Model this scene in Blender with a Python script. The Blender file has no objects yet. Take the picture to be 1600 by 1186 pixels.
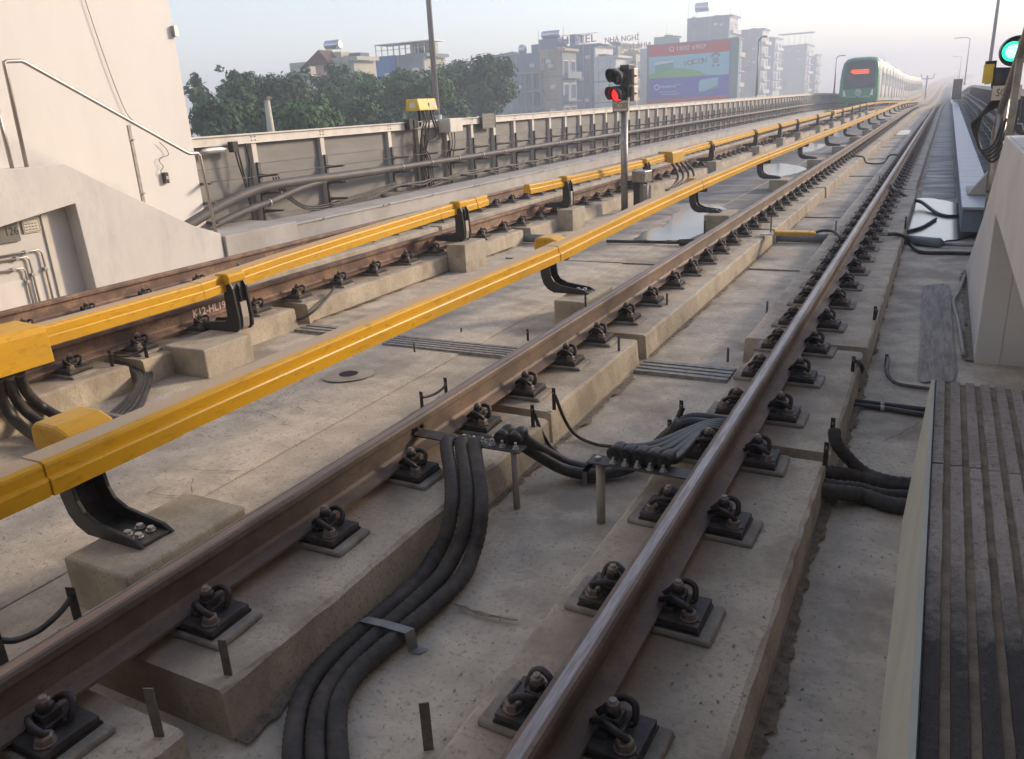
import bpy, bmesh, math, random
from mathutils import Vector, Matrix, Euler, noise
random.seed(7)
S = bpy.context.scene
COL = S.collection
# ------------------------------------------------------------------ camera
F, YAW, PITCH, ROLL, CX, CH = 1243.533, 0.493908, 0.330778, -0.0522005, 0.75577, 1.48108
PW, PH = 1600, 1186
_w = Vector((-math.sin(YAW)*math.cos(PITCH), math.cos(YAW)*math.cos(PITCH), -math.sin(PITCH)))
_r0 = Vector((math.cos(YAW), math.sin(YAW), 0)); _u0 = _r0.cross(_w)
_r = _r0*math.cos(ROLL)+_u0*math.sin(ROLL); _u = -_r0*math.sin(ROLL)+_u0*math.cos(ROLL)
CAM = Vector((CX, 0, CH))
cd = bpy.data.cameras.new('camera'); cam = bpy.data.objects.new('camera', cd); COL.objects.link(cam)
m = Matrix((_r, _u, -_w)).transposed().to_4x4(); m.translation = CAM
cam.matrix_world = m
cd.sensor_width = 36; cd.lens = F/PW*36; cd.clip_start = 0.05; cd.clip_end = 4000
S.camera = cam
# ------------------------------------------------------------------ sky, sun, exposure
SUN_EL, SUN_AZ = math.radians(20), math.radians(39)      # azimuth clockwise from +Y
world = bpy.data.worlds.new('World'); S.world = world; world.use_nodes = True
nt = world.node_tree; bg = nt.nodes['Background']
sky = nt.nodes.new('ShaderNodeTexSky'); sky.sky_type = 'NISHITA'; sky.sun_disc = False
sky.sun_elevation = SUN_EL; sky.sun_rotation = SUN_AZ
sky.air_density = 1.0; sky.dust_density = 0.8; sky.ozone_density = 1.2; sky.altitude = 20
vm = nt.nodes.new('ShaderNodeVectorMath'); vm.operation = 'MULTIPLY'; vm.inputs[1].default_value = (1.04, .94, .915); nt.links.new(sky.outputs[0], vm.inputs[0]); nt.links.new(vm.outputs[0], bg.inputs[0]); bg.inputs[1].default_value = 0.115
sl = bpy.data.lights.new('sun', 'SUN'); sun = bpy.data.objects.new('sun', sl); COL.objects.link(sun)
sl.energy = 1.9; sl.angle = math.radians(10); sl.color = (1.0, 0.83, 0.64)
sd = Vector((math.sin(SUN_AZ)*math.cos(SUN_EL), math.cos(SUN_AZ)*math.cos(SUN_EL), math.sin(SUN_EL)))
sun.rotation_euler = sd.to_track_quat('Z', 'Y').to_euler()
S.view_settings.view_transform = 'Standard'; S.view_settings.look = 'None'
S.view_settings.exposure = 1.38; S.view_settings.gamma = 1; S.view_settings.use_curve_mapping = False
S.render.engine = 'CYCLES'; S.cycles.max_bounces = 6; S.cycles.diffuse_bounces = 3; S.cycles.glossy_bounces = 3
S.cycles.volume_bounces = 1; S.cycles.caustics_reflective = False; S.cycles.caustics_refractive = False
S.cycles.use_denoising = True

# ------------------------------------------------------------------ helpers
def at(x, y, X=None, Y=None, Z=None):
    d = _w + _r*((x-PW/2)/F) - _u*((y-PH/2)/F)
    t = (Z-CAM.z)/d.z if Z is not None else (X-CAM.x)/d.x if X is not None else (Y-CAM.y)/d.y
    return CAM + d*t

def zt(Y):                       # vertical profile of the viaduct
    if Y < 60: return 0.0
    if Y < 140:
        s = (Y-60)/80; return -1.0*s*s*(3-2*s)
    if Y < 185: return -1.0
    s = Y-185
    return -1.0 + (s*s/120*0.016 if s < 60 else 0.48 + (s-60)*0.016)
def xt(Y): return 0.0 if Y < 260 else (Y-260)**2*0.00007
YS = [-6+i*2.0 for i in range(34)] + [64+i*5 for i in range(20)] + [170+i*18 for i in range(30)]

class MB:
    def __init__(s): s.bm = bmesh.new(); s.mi = 0; s.sm = False
    def face(s, pts):
        vs = [s.bm.verts.new(p) for p in pts]
        f = s.bm.faces.new(vs); f.material_index = s.mi; f.smooth = s.sm; return f
    def box(s, a, b, rot=None, org=None):
        (x0, y0, z0), (x1, y1, z1) = a, b
        if x0 > x1: x0, x1 = x1, x0
        if y0 > y1: y0, y1 = y1, y0
        if z0 > z1: z0, z1 = z1, z0
        P = [Vector(p) for p in ((x0,y0,z0),(x1,y0,z0),(x1,y1,z0),(x0,y1,z0),(x0,y0,z1),(x1,y0,z1),(x1,y1,z1),(x0,y1,z1))]
        if rot is not None:
            o = Vector(org if org is not None else ((x0+x1)/2, (y0+y1)/2, (z0+z1)/2)); P = [rot @ (p-o)+o for p in P]
        v = [s.bm.verts.new(p) for p in P]
        for q in ((0,3,2,1),(4,5,6,7),(0,1,5,4),(1,2,6,5),(2,3,7,6),(3,0,4,7)):
            f = s.bm.faces.new([v[i] for i in q]); f.material_index = s.mi; f.smooth = False
        return s
    def prism(s, poly, axis, a, b):     # poly of 2-D points, extruded along axis from a to b
        def P(p, t):
            return (t, p[0], p[1]) if axis == 0 else (p[0], t, p[1]) if axis == 1 else (p[0], p[1], t)
        A = [s.bm.verts.new(P(p, a)) for p in poly]; B = [s.bm.verts.new(P(p, b)) for p in poly]
        n = len(poly)
        fs = [s.bm.faces.new(A[::-1]), s.bm.faces.new(B)]
        for i in range(n):
            j = (i+1) % n; fs.append(s.bm.faces.new((A[i], A[j], B[j], B[i])))
        for f in fs: f.material_index = s.mi; f.smooth = False
        bmesh.ops.recalc_face_normals(s.bm, faces=fs)
        return s
    def sweep(s, prof, ys, cap=True, offs=lambda Y: (0, 0), closed=True, mats=None):
        rings = []
        for Y in ys:
            dx, dz = offs(Y)
            rings.append([s.bm.verts.new((p[0]+dx, Y, p[1]+dz)) for p in prof])
        n = len(prof); fs = []
        for a, b in zip(rings, rings[1:]):
            for i in range(n if closed else n-1):
                j = (i+1) % n
                f = s.bm.faces.new((a[i], a[j], b[j], b[i])); f.material_index = mats[i] if mats else s.mi; fs.append(f)
        if cap and closed:
            for f in (s.bm.faces.new(rings[0][::-1]), s.bm.faces.new(rings[-1])): f.material_index = s.mi; fs.append(f)
        bmesh.ops.recalc_face_normals(s.bm, faces=fs)
        return s
    def tube(s, pts, r, n=10, caps=True, rr=None):
        pts = [Vector(p) for p in pts]; rings = []
        up = Vector((0, 0, 1)); prev = None
        for i, p in enumerate(pts):
            t = (pts[min(i+1, len(pts)-1)]-pts[max(i-1, 0)]).normalized()
            if prev is None:
                a = t.orthogonal().normalized() if abs(t.z) > .95 else t.cross(up).normalized()
            else:
                a = (prev-t*prev.dot(t)).normalized()
            b = t.cross(a); prev = a
            q = rr[i] if rr else r
            rings.append([s.bm.verts.new(p+(a*math.cos(2*math.pi*k/n)+b*math.sin(2*math.pi*k/n))*q) for k in range(n)])
        for A, B in zip(rings, rings[1:]):
            for k in range(n):
                f = s.bm.faces.new((A[k], A[(k+1) % n], B[(k+1) % n], B[k])); f.material_index = s.mi; f.smooth = n > 6
        if caps:
            for q in (rings[0][::-1], rings[-1]):
                f = s.bm.faces.new(q); f.material_index = s.mi
        return s
    def cyl(s, a, b, r, n=12, r2=None): return s.tube([a, b], r, n, True, [r, r if r2 is None else r2])
    def ball(s, c, r, sc=(1,1,1), sub=2):
        res = bmesh.ops.create_icosphere(s.bm, subdivisions=sub, radius=r)
        for v in res['verts']: v.co = Vector((v.co.x*sc[0], v.co.y*sc[1], v.co.z*sc[2]))+Vector(c)
        for v in res['verts']:
            for f in v.link_faces: f.material_index = s.mi; f.smooth = True
        return s
    def build(s, name, mats, parent=None, bevel=0, loc=None, kind=None):
        me = bpy.data.meshes.new(name); s.bm.normal_update(); s.bm.to_mesh(me); s.bm.free()
        for mm in (mats if isinstance(mats, (list, tuple)) else [mats]): me.materials.append(mm)
        o = bpy.data.objects.new(name, me); COL.objects.link(o)
        if parent is not None: o.parent = parent
        if loc is not None: o.location = loc
        if bevel:
            md = o.modifiers.new('bevel', 'BEVEL'); md.width = bevel; md.segments = 2; md.limit_method = 'ANGLE'; md.angle_limit = math.radians(40)
        if kind: o['kind'] = kind
        return o

def tag(o, label, cat, group=None):
    o['label'] = label; o['category'] = cat
    if group: o['group'] = group
    return o
def empty(name, loc=(0,0,0), rz=0):
    o = bpy.data.objects.new(name, None); COL.objects.link(o); o.location = loc; o.rotation_euler = (0,0,rz); o.empty_display_size = .1
    return o
def thing(name, label, cat, loc=(0,0,0), rz=0, group=None): return tag(empty(name, loc, rz), label, cat, group)
def dup(root, loc=None, label=None):
    def cp(o, par):
        c = o.copy(); COL.objects.link(c)
        if par is not None: c.parent = par; c.matrix_parent_inverse = o.matrix_parent_inverse
        for ch in kids.get(o, ()): cp(ch, c)
        return c
    kids = {}
    for o in COL.objects:
        if o.parent: kids.setdefault(o.parent, []).append(o)
    r = cp(root, None)
    if loc is not None: r.location = loc
    if label: r['label'] = label
    return r
class Proto:        # fast copies of a thing with its parts
    def __init__(s, root):
        s.root = root; s.kids = [(k, [g for g in COL.objects if g.parent == k]) for k in COL.objects if k.parent == root]
        s.used = False
    def place(s, loc, rz=0, label=None):
        if not s.used:
            s.used = True; r = s.root
        else:
            r = s.root.copy(); COL.objects.link(r)
            for k, gs in s.kids:
                c = k.copy(); COL.objects.link(c); c.parent = r
                for g in gs:
                    d = g.copy(); COL.objects.link(d); d.parent = c
        r.location = loc; r.rotation_euler = (0, 0, rz)
        if label: r['label'] = label
        return r
def curve_pts(P, n=8):       # Catmull-Rom through the points
    P = [Vector(p) for p in P]; out = []
    Q = [P[0]*2-P[1]] + P + [P[-1]*2-P[-2]]
    for i in range(1, len(Q)-2):
        for k in range(n):
            t = k/n; a, b, c, d = Q[i-1], Q[i], Q[i+1], Q[i+2]
            out.append(0.5*((2*b)+(c-a)*t+(2*a-5*b+4*c-d)*t*t+(3*b-a-3*c+d)*t**3))
    out.append(P[-1]); return out
def text(s, name, size, mat, parent, loc, rot, depth=.002, mirror=False, align='CENTER', sx=1.0, off=.0):
    c = bpy.data.curves.new(name, 'FONT'); c.body = s; c.size = size; c.extrude = depth; c.align_x = align; c.align_y = 'CENTER'
    c.resolution_u = 3; c.offset = size*off; c.materials.append(mat)
    tmp = bpy.data.objects.new(name, c); COL.objects.link(tmp); bpy.context.view_layer.update()
    me = bpy.data.meshes.new_from_object(tmp); bpy.data.objects.remove(tmp); me.materials.clear(); me.materials.append(mat)
    Mx = Matrix.Diagonal((-sx if mirror else sx, 1, 1, 1)); me.transform(Matrix.Translation(loc) @ Euler(rot).to_matrix().to_4x4() @ Mx)
    if mirror: me.flip_normals()
    o = bpy.data.objects.new(name, me); COL.objects.link(o); o.parent = parent
    return o

# ------------------------------------------------------------------ materials
def mat(name, col, rough=.7, metal=0, spec=.5, var=.0, vscale=3, stain=None, sscale=.8, samt=.5, bump=0, bscale=30, speck=0, spscale=90, emit=None, es=1, coords='pos', stretch=(1,1,1), slo=.45, shi=.65, rvar=0):
    m = bpy.data.materials.new(name); m.use_nodes = True; N = m.node_tree.nodes; L = m.node_tree.links
    b = N['Principled BSDF']; b.inputs['Roughness'].default_value = rough; b.inputs['Metallic'].default_value = metal
    b.inputs['Specular IOR Level'].default_value = spec
    b.inputs['Base Color'].default_value = (*col, 1)
    if emit: b.inputs['Emission Color'].default_value = (*emit, 1); b.inputs['Emission Strength'].default_value = es
    if var or stain or bump or speck or rvar:
        if coords == 'pos': g = N.new('ShaderNodeNewGeometry'); src = g.outputs['Position']
        else: g = N.new('ShaderNodeTexCoord'); src = g.outputs['Object']
        mp = N.new('ShaderNodeMapping'); mp.inputs['Scale'].default_value = stretch; L.new(src, mp.inputs[0]); src = mp.outputs[0]
        def noi(sc, det=6, ro=.6):
            n = N.new('ShaderNodeTexNoise'); n.inputs['Scale'].default_value = sc; n.inputs['Detail'].default_value = det
            n.inputs['Roughness'].default_value = ro; L.new(src, n.inputs['Vector']); return n.outputs[0]
        cur = None
        def mixc(fac, c1, c2, mode='MIX'):
            x = N.new('ShaderNodeMix'); x.data_type = 'RGBA'; x.blend_type = mode
            if fac is not None and not isinstance(fac, float): L.new(fac, x.inputs[0])
            else: x.inputs[0].default_value = fac
            for i, c in ((6, c1), (7, c2)):
                if isinstance(c, tuple): x.inputs[i].default_value = (*c, 1)
                else: L.new(c, x.inputs[i])
            return x.outputs[2]
        def ramp(v, a, b_):
            r = N.new('ShaderNodeMapRange'); r.inputs[1].default_value = a; r.inputs[2].default_value = b_
            r.interpolation_type = 'SMOOTHSTEP'; L.new(v, r.inputs[0]); return r.outputs[0]
        cur = col
        if var:
            n1 = noi(vscale)
            cur = mixc(ramp(n1, .3, .7), tuple(c*(1-var) for c in col), tuple(min(1, c*(1+var)) for c in col))
        if stain:
            n2 = noi(sscale, 8, .68); r2 = ramp(n2, slo, shi)
            mm = N.new('ShaderNodeMath'); mm.operation = 'MULTIPLY'; mm.inputs[1].default_value = samt; L.new(r2, mm.inputs[0])
            cur = mixc(mm.outputs[0], cur, stain)
        if speck:
            n3 = noi(spscale, 3, .7)
            cur = mixc(ramp(n3, .34, .45), tuple(c*(1-speck) for c in col), cur)
            n4 = noi(spscale*.31, 4, .8)
            mm = N.new('ShaderNodeMath'); mm.operation = 'MULTIPLY'; mm.inputs[1].default_value = speck*.55; L.new(ramp(n4, .54, .66), mm.inputs[0])
            cur = mixc(mm.outputs[0], cur, tuple(c*.45 for c in col))
        if not isinstance(cur, tuple): L.new(cur, b.inputs['Base Color'])
        if rvar:
            n5 = noi(2.0); r5 = N.new('ShaderNodeMapRange'); r5.inputs[1].default_value = .35; r5.inputs[2].default_value = .65
            r5.inputs[3].default_value = max(.02, rough-rvar); r5.inputs[4].default_value = min(1, rough+rvar); L.new(n5, r5.inputs[0]); L.new(r5.outputs[0], b.inputs['Roughness'])
        if bump:
            bp = N.new('ShaderNodeBump'); bp.inputs['Strength'].default_value = bump; bp.inputs['Distance'].default_value = .01
            L.new(noi(bscale, 6, .65), bp.inputs['Height']); L.new(bp.outputs[0], b.inputs['Normal'])
    return m
M = {}
M['floor'] = mat('deck_concrete', (.53,.455,.355), .85, var=.17, vscale=4.5, stain=(.25,.205,.16), sscale=1.1, samt=.8, bump=.5, bscale=45, speck=.34, spscale=38, rvar=.1)
M['wetfloor'] = mat('damp_deck_concrete', (.22,.195,.17), .72, var=.2, vscale=1.7, stain=(.09,.09,.09), sscale=1.6, samt=.8, bump=.25, bscale=30, speck=.3, spscale=45, stretch=(.5,1.6,1), rvar=.22)
M['plinth'] = mat('plinth_concrete', (.49,.415,.315), .88, var=.15, vscale=2.6, stain=(.22,.175,.13), sscale=1.9, samt=.6, bump=.5, bscale=40, speck=.35, spscale=60)
def rail_stain(m):
    N = m.node_tree.nodes; L = m.node_tree.links; b = N['Principled BSDF']; src = b.inputs['Base Color'].links[0].from_socket
    g = N.new('ShaderNodeNewGeometry'); sp = N.new('ShaderNodeSeparateXYZ'); L.new(g.outputs['Position'], sp.inputs[0]); cur = None
    for x in (0.0, -1.505, -4.87, -6.40):
        a = N.new('ShaderNodeMath'); a.operation = 'SUBTRACT'; L.new(sp.outputs[0], a.inputs[0]); a.inputs[1].default_value = x
        c = N.new('ShaderNodeMath'); c.operation = 'ABSOLUTE'; L.new(a.outputs[0], c.inputs[0])
        if cur is None: cur = c.outputs[0]
        else: mn = N.new('ShaderNodeMath'); mn.operation = 'MINIMUM'; L.new(cur, mn.inputs[0]); L.new(c.outputs[0], mn.inputs[1]); cur = mn.outputs[0]
    n = N.new('ShaderNodeTexNoise'); n.inputs['Scale'].default_value = 5; n.inputs['Detail'].default_value = 8; n.inputs['Roughness'].default_value = .7; L.new(g.outputs['Position'], n.inputs['Vector'])
    ad = N.new('ShaderNodeMath'); ad.operation = 'MULTIPLY_ADD'; L.new(n.outputs[0], ad.inputs[0]); ad.inputs[1].default_value = -.42; L.new(cur, ad.inputs[2])
    r = N.new('ShaderNodeMapRange'); r.inputs[1].default_value = -.14; r.inputs[2].default_value = .12; r.inputs[3].default_value = .7; r.inputs[4].default_value = 0; L.new(ad.outputs[0], r.inputs[0])
    x = N.new('ShaderNodeMix'); x.data_type = 'RGBA'; L.new(r.outputs[0], x.inputs[0]); L.new(src, x.inputs[6]); x.inputs[7].default_value = (.20,.135,.09,1); L.new(x.outputs[2], b.inputs['Base Color'])
rail_stain(M['plinth'])
M['block'] = mat('block_concrete', (.43,.37,.285), .88, var=.12, vscale=5, stain=(.22,.18,.12), sscale=3, samt=.6, bump=.35, bscale=60, speck=.3, spscale=70)
M['dirt'] = mat('brown_dirt', (.19,.15,.11), .95, var=.4, vscale=20, bump=.6, bscale=80)
M['grout'] = mat('grout_pad', (.27,.23,.185), .9, var=.3, vscale=8, bump=.5, bscale=60)
M['rail'] = mat('brown_rail_steel', (.155,.112,.085), .66, .1, var=.3, vscale=4, stain=(.27,.175,.12), sscale=2.6, samt=.7, bump=.2, bscale=60, stretch=(1,.7,1), speck=.14, spscale=60)
M['rust'] = mat('rusty_rail_steel', (.18,.108,.075), .68, .1, var=.3, vscale=5, stain=(.33,.20,.12), sscale=5, samt=.8, bump=.25, bscale=60, stretch=(1,.8,1), speck=.25, spscale=50)
M['polish'] = mat('polished_rail_top', (.33,.28,.255), .42, .6, var=.25, vscale=20, stretch=(6,.35,1), stain=(.19,.13,.10), sscale=4, samt=.8, bump=.1, bscale=60)
M['polish2'] = mat('dull_rail_top', (.25,.185,.15), .45, .5, var=.2, vscale=18, stretch=(6,.25,1), stain=(.2,.13,.1), sscale=5, samt=.6)
M['plate'] = mat('dark_base_plate', (.075,.062,.055), .6, .3, var=.4, vscale=12, bump=.3, bscale=80, coords='obj')
M['clip'] = mat('dark_spring_steel', (.045,.036,.033), .5, .4, var=.4, vscale=30, coords='obj')
M['bolt'] = mat('dusty_bolt', (.22,.175,.14), .6, .3, var=.3, vscale=30, coords='obj')
M['yellow'] = mat('yellow_cover_plastic', (.64,.335,.008), .42, spec=.4, var=.08, vscale=1.2, stain=(.46,.26,.05), sscale=2.2, samt=.5, stretch=(1,.35,1), bump=.04, bscale=60, speck=.22, spscale=28)
M['yellowtop'] = mat('dusty_yellow_top', (.56,.37,.19), .65, spec=.25, var=.1, vscale=2, stain=(.46,.37,.28), sscale=1.6, samt=.8, stretch=(1,.4,1), slo=.35, shi=.6)
M['ybox'] = mat('yellow_box_paint', (.75,.40,.02), .45, var=.08, vscale=3)
M['ysteel'] = mat('dull_yellow_paint', (.62,.44,.05), .5, var=.15, vscale=6)
M['joint'] = mat('cover_joint_shadow', (.28,.09,.006), .7)
M['black'] = mat('black_bracket', (.028,.026,.027), .42, spec=.4, var=.3, vscale=14, bump=.1, bscale=40)
M['cable'] = mat('black_cable', (.020,.017,.015), .5, var=.35, vscale=14, stain=(.085,.07,.055), sscale=9, samt=.5)
M['sleeve'] = mat('dusty_black_sleeve', (.036,.030,.026), .75, var=.35, vscale=30, stain=(.095,.075,.06), sscale=6, samt=.7)
# corrugated sleeve: rings along the cable are modelled in the mesh
M['gcable'] = mat('grey_brown_cable', (.085,.075,.067), .6, var=.3, vscale=8, stain=(.17,.15,.13), sscale=5, samt=.6)
M['white'] = mat('white_painted_wall', (.78,.725,.66), .8, var=.03, vscale=1.2, stain=(.58,.53,.48), sscale=1.0, samt=.4, slo=.48, shi=.75, stretch=(1.5,1.5,.4), bump=.06, bscale=20)
M['parapet'] = mat('white_painted_parapet', (.67,.62,.565), .75, var=.05, vscale=1.4, stain=(.40,.40,.385), sscale=1.3, samt=.6, slo=.46, shi=.72, stretch=(1.4,1.4,.6), speck=.06, spscale=14, bump=.08, bscale=25)
M['parapetR'] = mat('off_white_parapet', (.60,.57,.54), .7, var=.04, vscale=1.4, stain=(.45,.44,.42), sscale=1.5, samt=.4, bump=.08, bscale=25)
M['creamtrim'] = mat('cream_painted_edge', (.36,.365,.32), .8, var=.08, vscale=6)
M['steel'] = mat('brushed_steel', (.46,.41,.36), .42, .8)
M['steeld'] = mat('dull_steel', (.30,.275,.25), .45, .7, var=.2, vscale=14)
M['galv'] = mat('galvanised_steel', (.42,.41,.39), .45, .5, var=.15, vscale=12)
M['tagst'] = mat('steel_strip', (.16,.145,.13), .55, .4, var=.3, vscale=20)
M['fpost'] = mat('cream_post_paint', (.68,.62,.54), .6, var=.08, vscale=4, stain=(.4,.33,.27), sscale=3, samt=.4, slo=.55, shi=.75)
M['fpanel'] = mat('grey_panel', (.235,.218,.20), .7, var=.12, vscale=2, stain=(.18,.155,.135), sscale=1.5, samt=.5, stretch=(1,.5,2.5))
M['frack'] = mat('dark_rack_channel', (.12,.105,.095), .6, .2, var=.25, vscale=8)
M['farm'] = mat('weathered_arm', (.25,.215,.18), .6, .2, var=.2, vscale=8)
M['pipe'] = mat('grey_cable_pipe', (.10,.088,.082), .6, var=.2, vscale=3, stain=(.1,.09,.085), sscale=2, samt=.5)
M['trough'] = mat('grey_trough_cover', (.44,.41,.375), .75, var=.1, vscale=2, stain=(.3,.27,.24), sscale=1.4, samt=.5, bump=.15, bscale=40)
M['troughR'] = mat('pale_trough_lid', (.33,.34,.37), .4, .1, var=.12, vscale=2, stain=(.22,.22,.23), sscale=2, samt=.5)
M['troughbox'] = mat('blue_grey_trough_side', (.13,.165,.22), .5, var=.12, vscale=4)
M['ribconc'] = mat('worn_ribbed_concrete', (.27,.235,.205), .9, var=.2, vscale=7, stain=(.36,.32,.29), sscale=6, samt=.6, bump=.8, bscale=90, speck=.3, spscale=160, stretch=(1,.5,1))
M['ribgap'] = mat('brown_groove_dust', (.21,.165,.115), .95, var=.3, vscale=30, bump=.5, bscale=120)
M['grate'] = mat('dark_grating', (.27,.245,.215), .6, .2, var=.3, vscale=20)
M['dark'] = mat('dark_hole', (.01,.01,.01), .9)
M['lane'] = mat('wet_lane_concrete', (.19,.175,.165), .6, var=.3, vscale=1.7, stain=(.07,.07,.07), sscale=1.2, samt=.9, bump=.2, bscale=30, stretch=(.5,1.6,1), rvar=.18)
M['trench'] = mat('dark_worn_trench', (.30,.265,.225), .85, var=.25, vscale=6, stain=(.17,.155,.14), sscale=4, samt=.9, stretch=(6,.6,1), bump=.4, bscale=40)
M['water'] = mat('puddle_water', (.13,.12,.11), .17, spec=.9, var=.0, bump=.04, bscale=6)
M['signplate'] = mat('grey_sign_plate', (.56,.51,.43), .55, var=.05, vscale=5)
M['signdark'] = mat('worn_dark_grey_sign', (.17,.155,.13), .6, var=.15, vscale=9)
M['ink'] = mat('black_lettering', (.02,.02,.02), .6)
M['wornink'] = mat('worn_dark_lettering', (.14,.07,.015), .6)
M['pinkink'] = mat('pale_stencil_paint', (.80,.60,.53), .7)
M['whiteink'] = mat('white_lettering', (.8,.8,.8), .6)
def wear_dark(m, y0, y1, col):
    N = m.node_tree.nodes; L = m.node_tree.links; b = N['Principled BSDF']; src = b.inputs['Base Color'].links[0].from_socket
    g = N.new('ShaderNodeNewGeometry'); sp = N.new('ShaderNodeSeparateXYZ'); L.new(g.outputs['Position'], sp.inputs[0])
    n = N.new('ShaderNodeTexNoise'); n.inputs['Scale'].default_value = 14; n.inputs['Detail'].default_value = 8; n.inputs['Roughness'].default_value = .75; L.new(g.outputs['Position'], n.inputs['Vector'])
    a = N.new('ShaderNodeMath'); a.operation = 'MULTIPLY_ADD'; L.new(n.outputs[0], a.inputs[0]); a.inputs[1].default_value = .55; L.new(sp.outputs[1], a.inputs[2])
    r = N.new('ShaderNodeMapRange'); r.inputs[1].default_value = y0; r.inputs[2].default_value = y1; r.inputs[3].default_value = 1; r.inputs[4].default_value = 0; L.new(a.outputs[0], r.inputs[0])
    x = N.new('ShaderNodeMix'); x.data_type = 'RGBA'; L.new(r.outputs[0], x.inputs[0]); L.new(src, x.inputs[6]); x.inputs[7].default_value = (*col, 1); L.new(x.outputs[2], b.inputs['Base Color'])
wear_dark(M['ribconc'], 1.00, 1.20, (.038,.034,.033))
M['ribdark'] = mat('black_ribbed_strip', (.035,.031,.030), .9, var=.4, vscale=9, stain=(.11,.09,.085), sscale=6, samt=.5, bump=.8, bscale=90, speck=.4, spscale=120, stretch=(1,.5,1))
M['hood'] = mat('black_signal_housing', (.016,.016,.018), .4, spec=.5)
M['redlens'] = mat('lit_red_lens', (.5,.01,.01), .3, emit=(1,.02,.02), es=.8)
M['greenlens'] = mat('lit_green_lens', (.02,.5,.2), .3, emit=(.015,.62,.24), es=1.3)
M['greencore'] = mat('bright_green_lens', (.1,.6,.3), .3, emit=(.25,.85,.50), es=1.2)
M['offlens'] = mat('unlit_lens', (.012,.014,.03), .15)
M['greypvc'] = mat('grey_pvc_pipe', (.16,.18,.195), .35, var=.15, vscale=6)
M['pvcwhite'] = mat('pale_plastic_pipe', (.40,.36,.31), .5)
M['canopy'] = mat('station_ceiling', (.62,.56,.50), .8)
M['lamp'] = mat('lamp_post_grey', (.36,.36,.38), .5, .3)
M['leafA'] = mat('dark_leaves', (.050,.098,.055), .65, spec=.25, var=.6, vscale=1.6, stain=(.085,.15,.06), sscale=.55, samt=.75)
M['leafB'] = mat('mid_green_leaves', (.075,.145,.06), .65, spec=.25, var=.55, vscale=1.6, stain=(.12,.20,.07), sscale=.6, samt=.75)
M['bark'] = mat('grey_brown_bark', (.20,.16,.13), .9, var=.3, vscale=3)
M['ground'] = mat('town_ground', (.12,.13,.09), .95, var=.3, vscale=.05, stain=(.22,.20,.17), sscale=.02, samt=.7)
M['train_g'] = mat('green_train_paint', (.010,.26,.115), .3, spec=.5)
M['train_w'] = mat('silver_train_side', (.50,.495,.48), .5, .1, var=.05, vscale=1)
M['train_d'] = mat('train_underframe', (.06,.06,.065), .7)
M['glass'] = mat('dark_train_glass', (.03,.035,.045), .08, spec=.7)
M['led'] = mat('orange_led_board', (.3,.03,.01), .5, emit=(1,.13,.04), es=.5)
M['tank'] = mat('steel_water_tank', (.55,.58,.62), .25, .8)
for k, c in dict(hblue=(.17,.22,.29), hgrey=(.24,.26,.28), hcream=(.52,.47,.38), hwhite=(.66,.64,.6), htan=(.42,.34,.26), hsteel=(.15,.20,.30), hbluep=(.07,.20,.42), hbrick=(.42,.2,.15), hpink=(.55,.36,.3), hteal=(.20,.30,.30)).items():
    M[k] = mat('house_'+k[1:], c, .85, var=.09, vscale=.5, stain=tuple(x*.7 for x in c), sscale=.35, samt=.5, stretch=(1,1,.4))
M['win'] = mat('house_window_glass', (.10,.13,.17), .15, spec=.6)
M['tile'] = mat('red_brown_roof_tile', (.12,.065,.055), .8, var=.2, vscale=2)
M['adred'] = mat('billboard_red', (.60,.02,.04), .6)
M['adsky'] = mat('billboard_pale_blue', (.30,.62,.72), .6)
M['adgreen'] = mat('billboard_green', (.14,.50,.12), .6)
M['adblue'] = mat('billboard_blue', (.015,.07,.50), .6)
M['adteal'] = mat('billboard_teal', (.08,.40,.30), .6)
M['signred'] = mat('hotel_letter_red', (.30,.09,.08), .6)

# ================================================================== SETTING
FL = -0.42; PT = -0.225
prof_off = lambda Y: (xt(Y), zt(Y))
b = MB()
b.sweep([(-9.0, FL), (2.45, FL), (2.45, -1.9), (-9.0, -1.9)], YS, offs=prof_off)
b.build('viaduct_deck', M['floor'], kind='structure')
b = MB(); R_ = 2600
b.box((-R_, -300, -11.2), (R_, R_, -11.0)); b.build('ground', M['ground'], kind='structure')

# track plinths: (x0, x1, y0, y1, name of rail)
def plinth(x0, x1, y0, y1, label, chip=0):
    b = MB(); n = max(2, int((y1-y0)/(.09 if y0 < 12 else .55))); ys = [y0+(y1-y0)*i/n for i in range(n+1)]
    prof = [(x0, FL-.02), (x0+.012, PT-.012), (x0+.03, PT), (x1-.03, PT), (x1-.012, PT-.012), (x1, FL-.02)]
    rnd = random.Random(int(abs(x0*100)+y0*10)+chip)
    b.sweep(prof, ys, offs=lambda Y: (xt(Y), zt(Y)))
    for v in b.bm.verts:
        if v.co.z > PT-.05 and y0 < 20: v.co.x += rnd.uniform(-.005, .005); v.co.z += rnd.uniform(-.004, .002)
    return tag(b.build('concrete_plinth', M['plinth'], bevel=0), label, 'track plinth', 'concrete plinths under the rails')
def run_plinths(x0, x1, segs, railname):
    for i, (a, c, lab, d0, d1) in enumerate(segs): plinth(x0+d0, x1+d1, a, c, lab, i)
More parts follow.
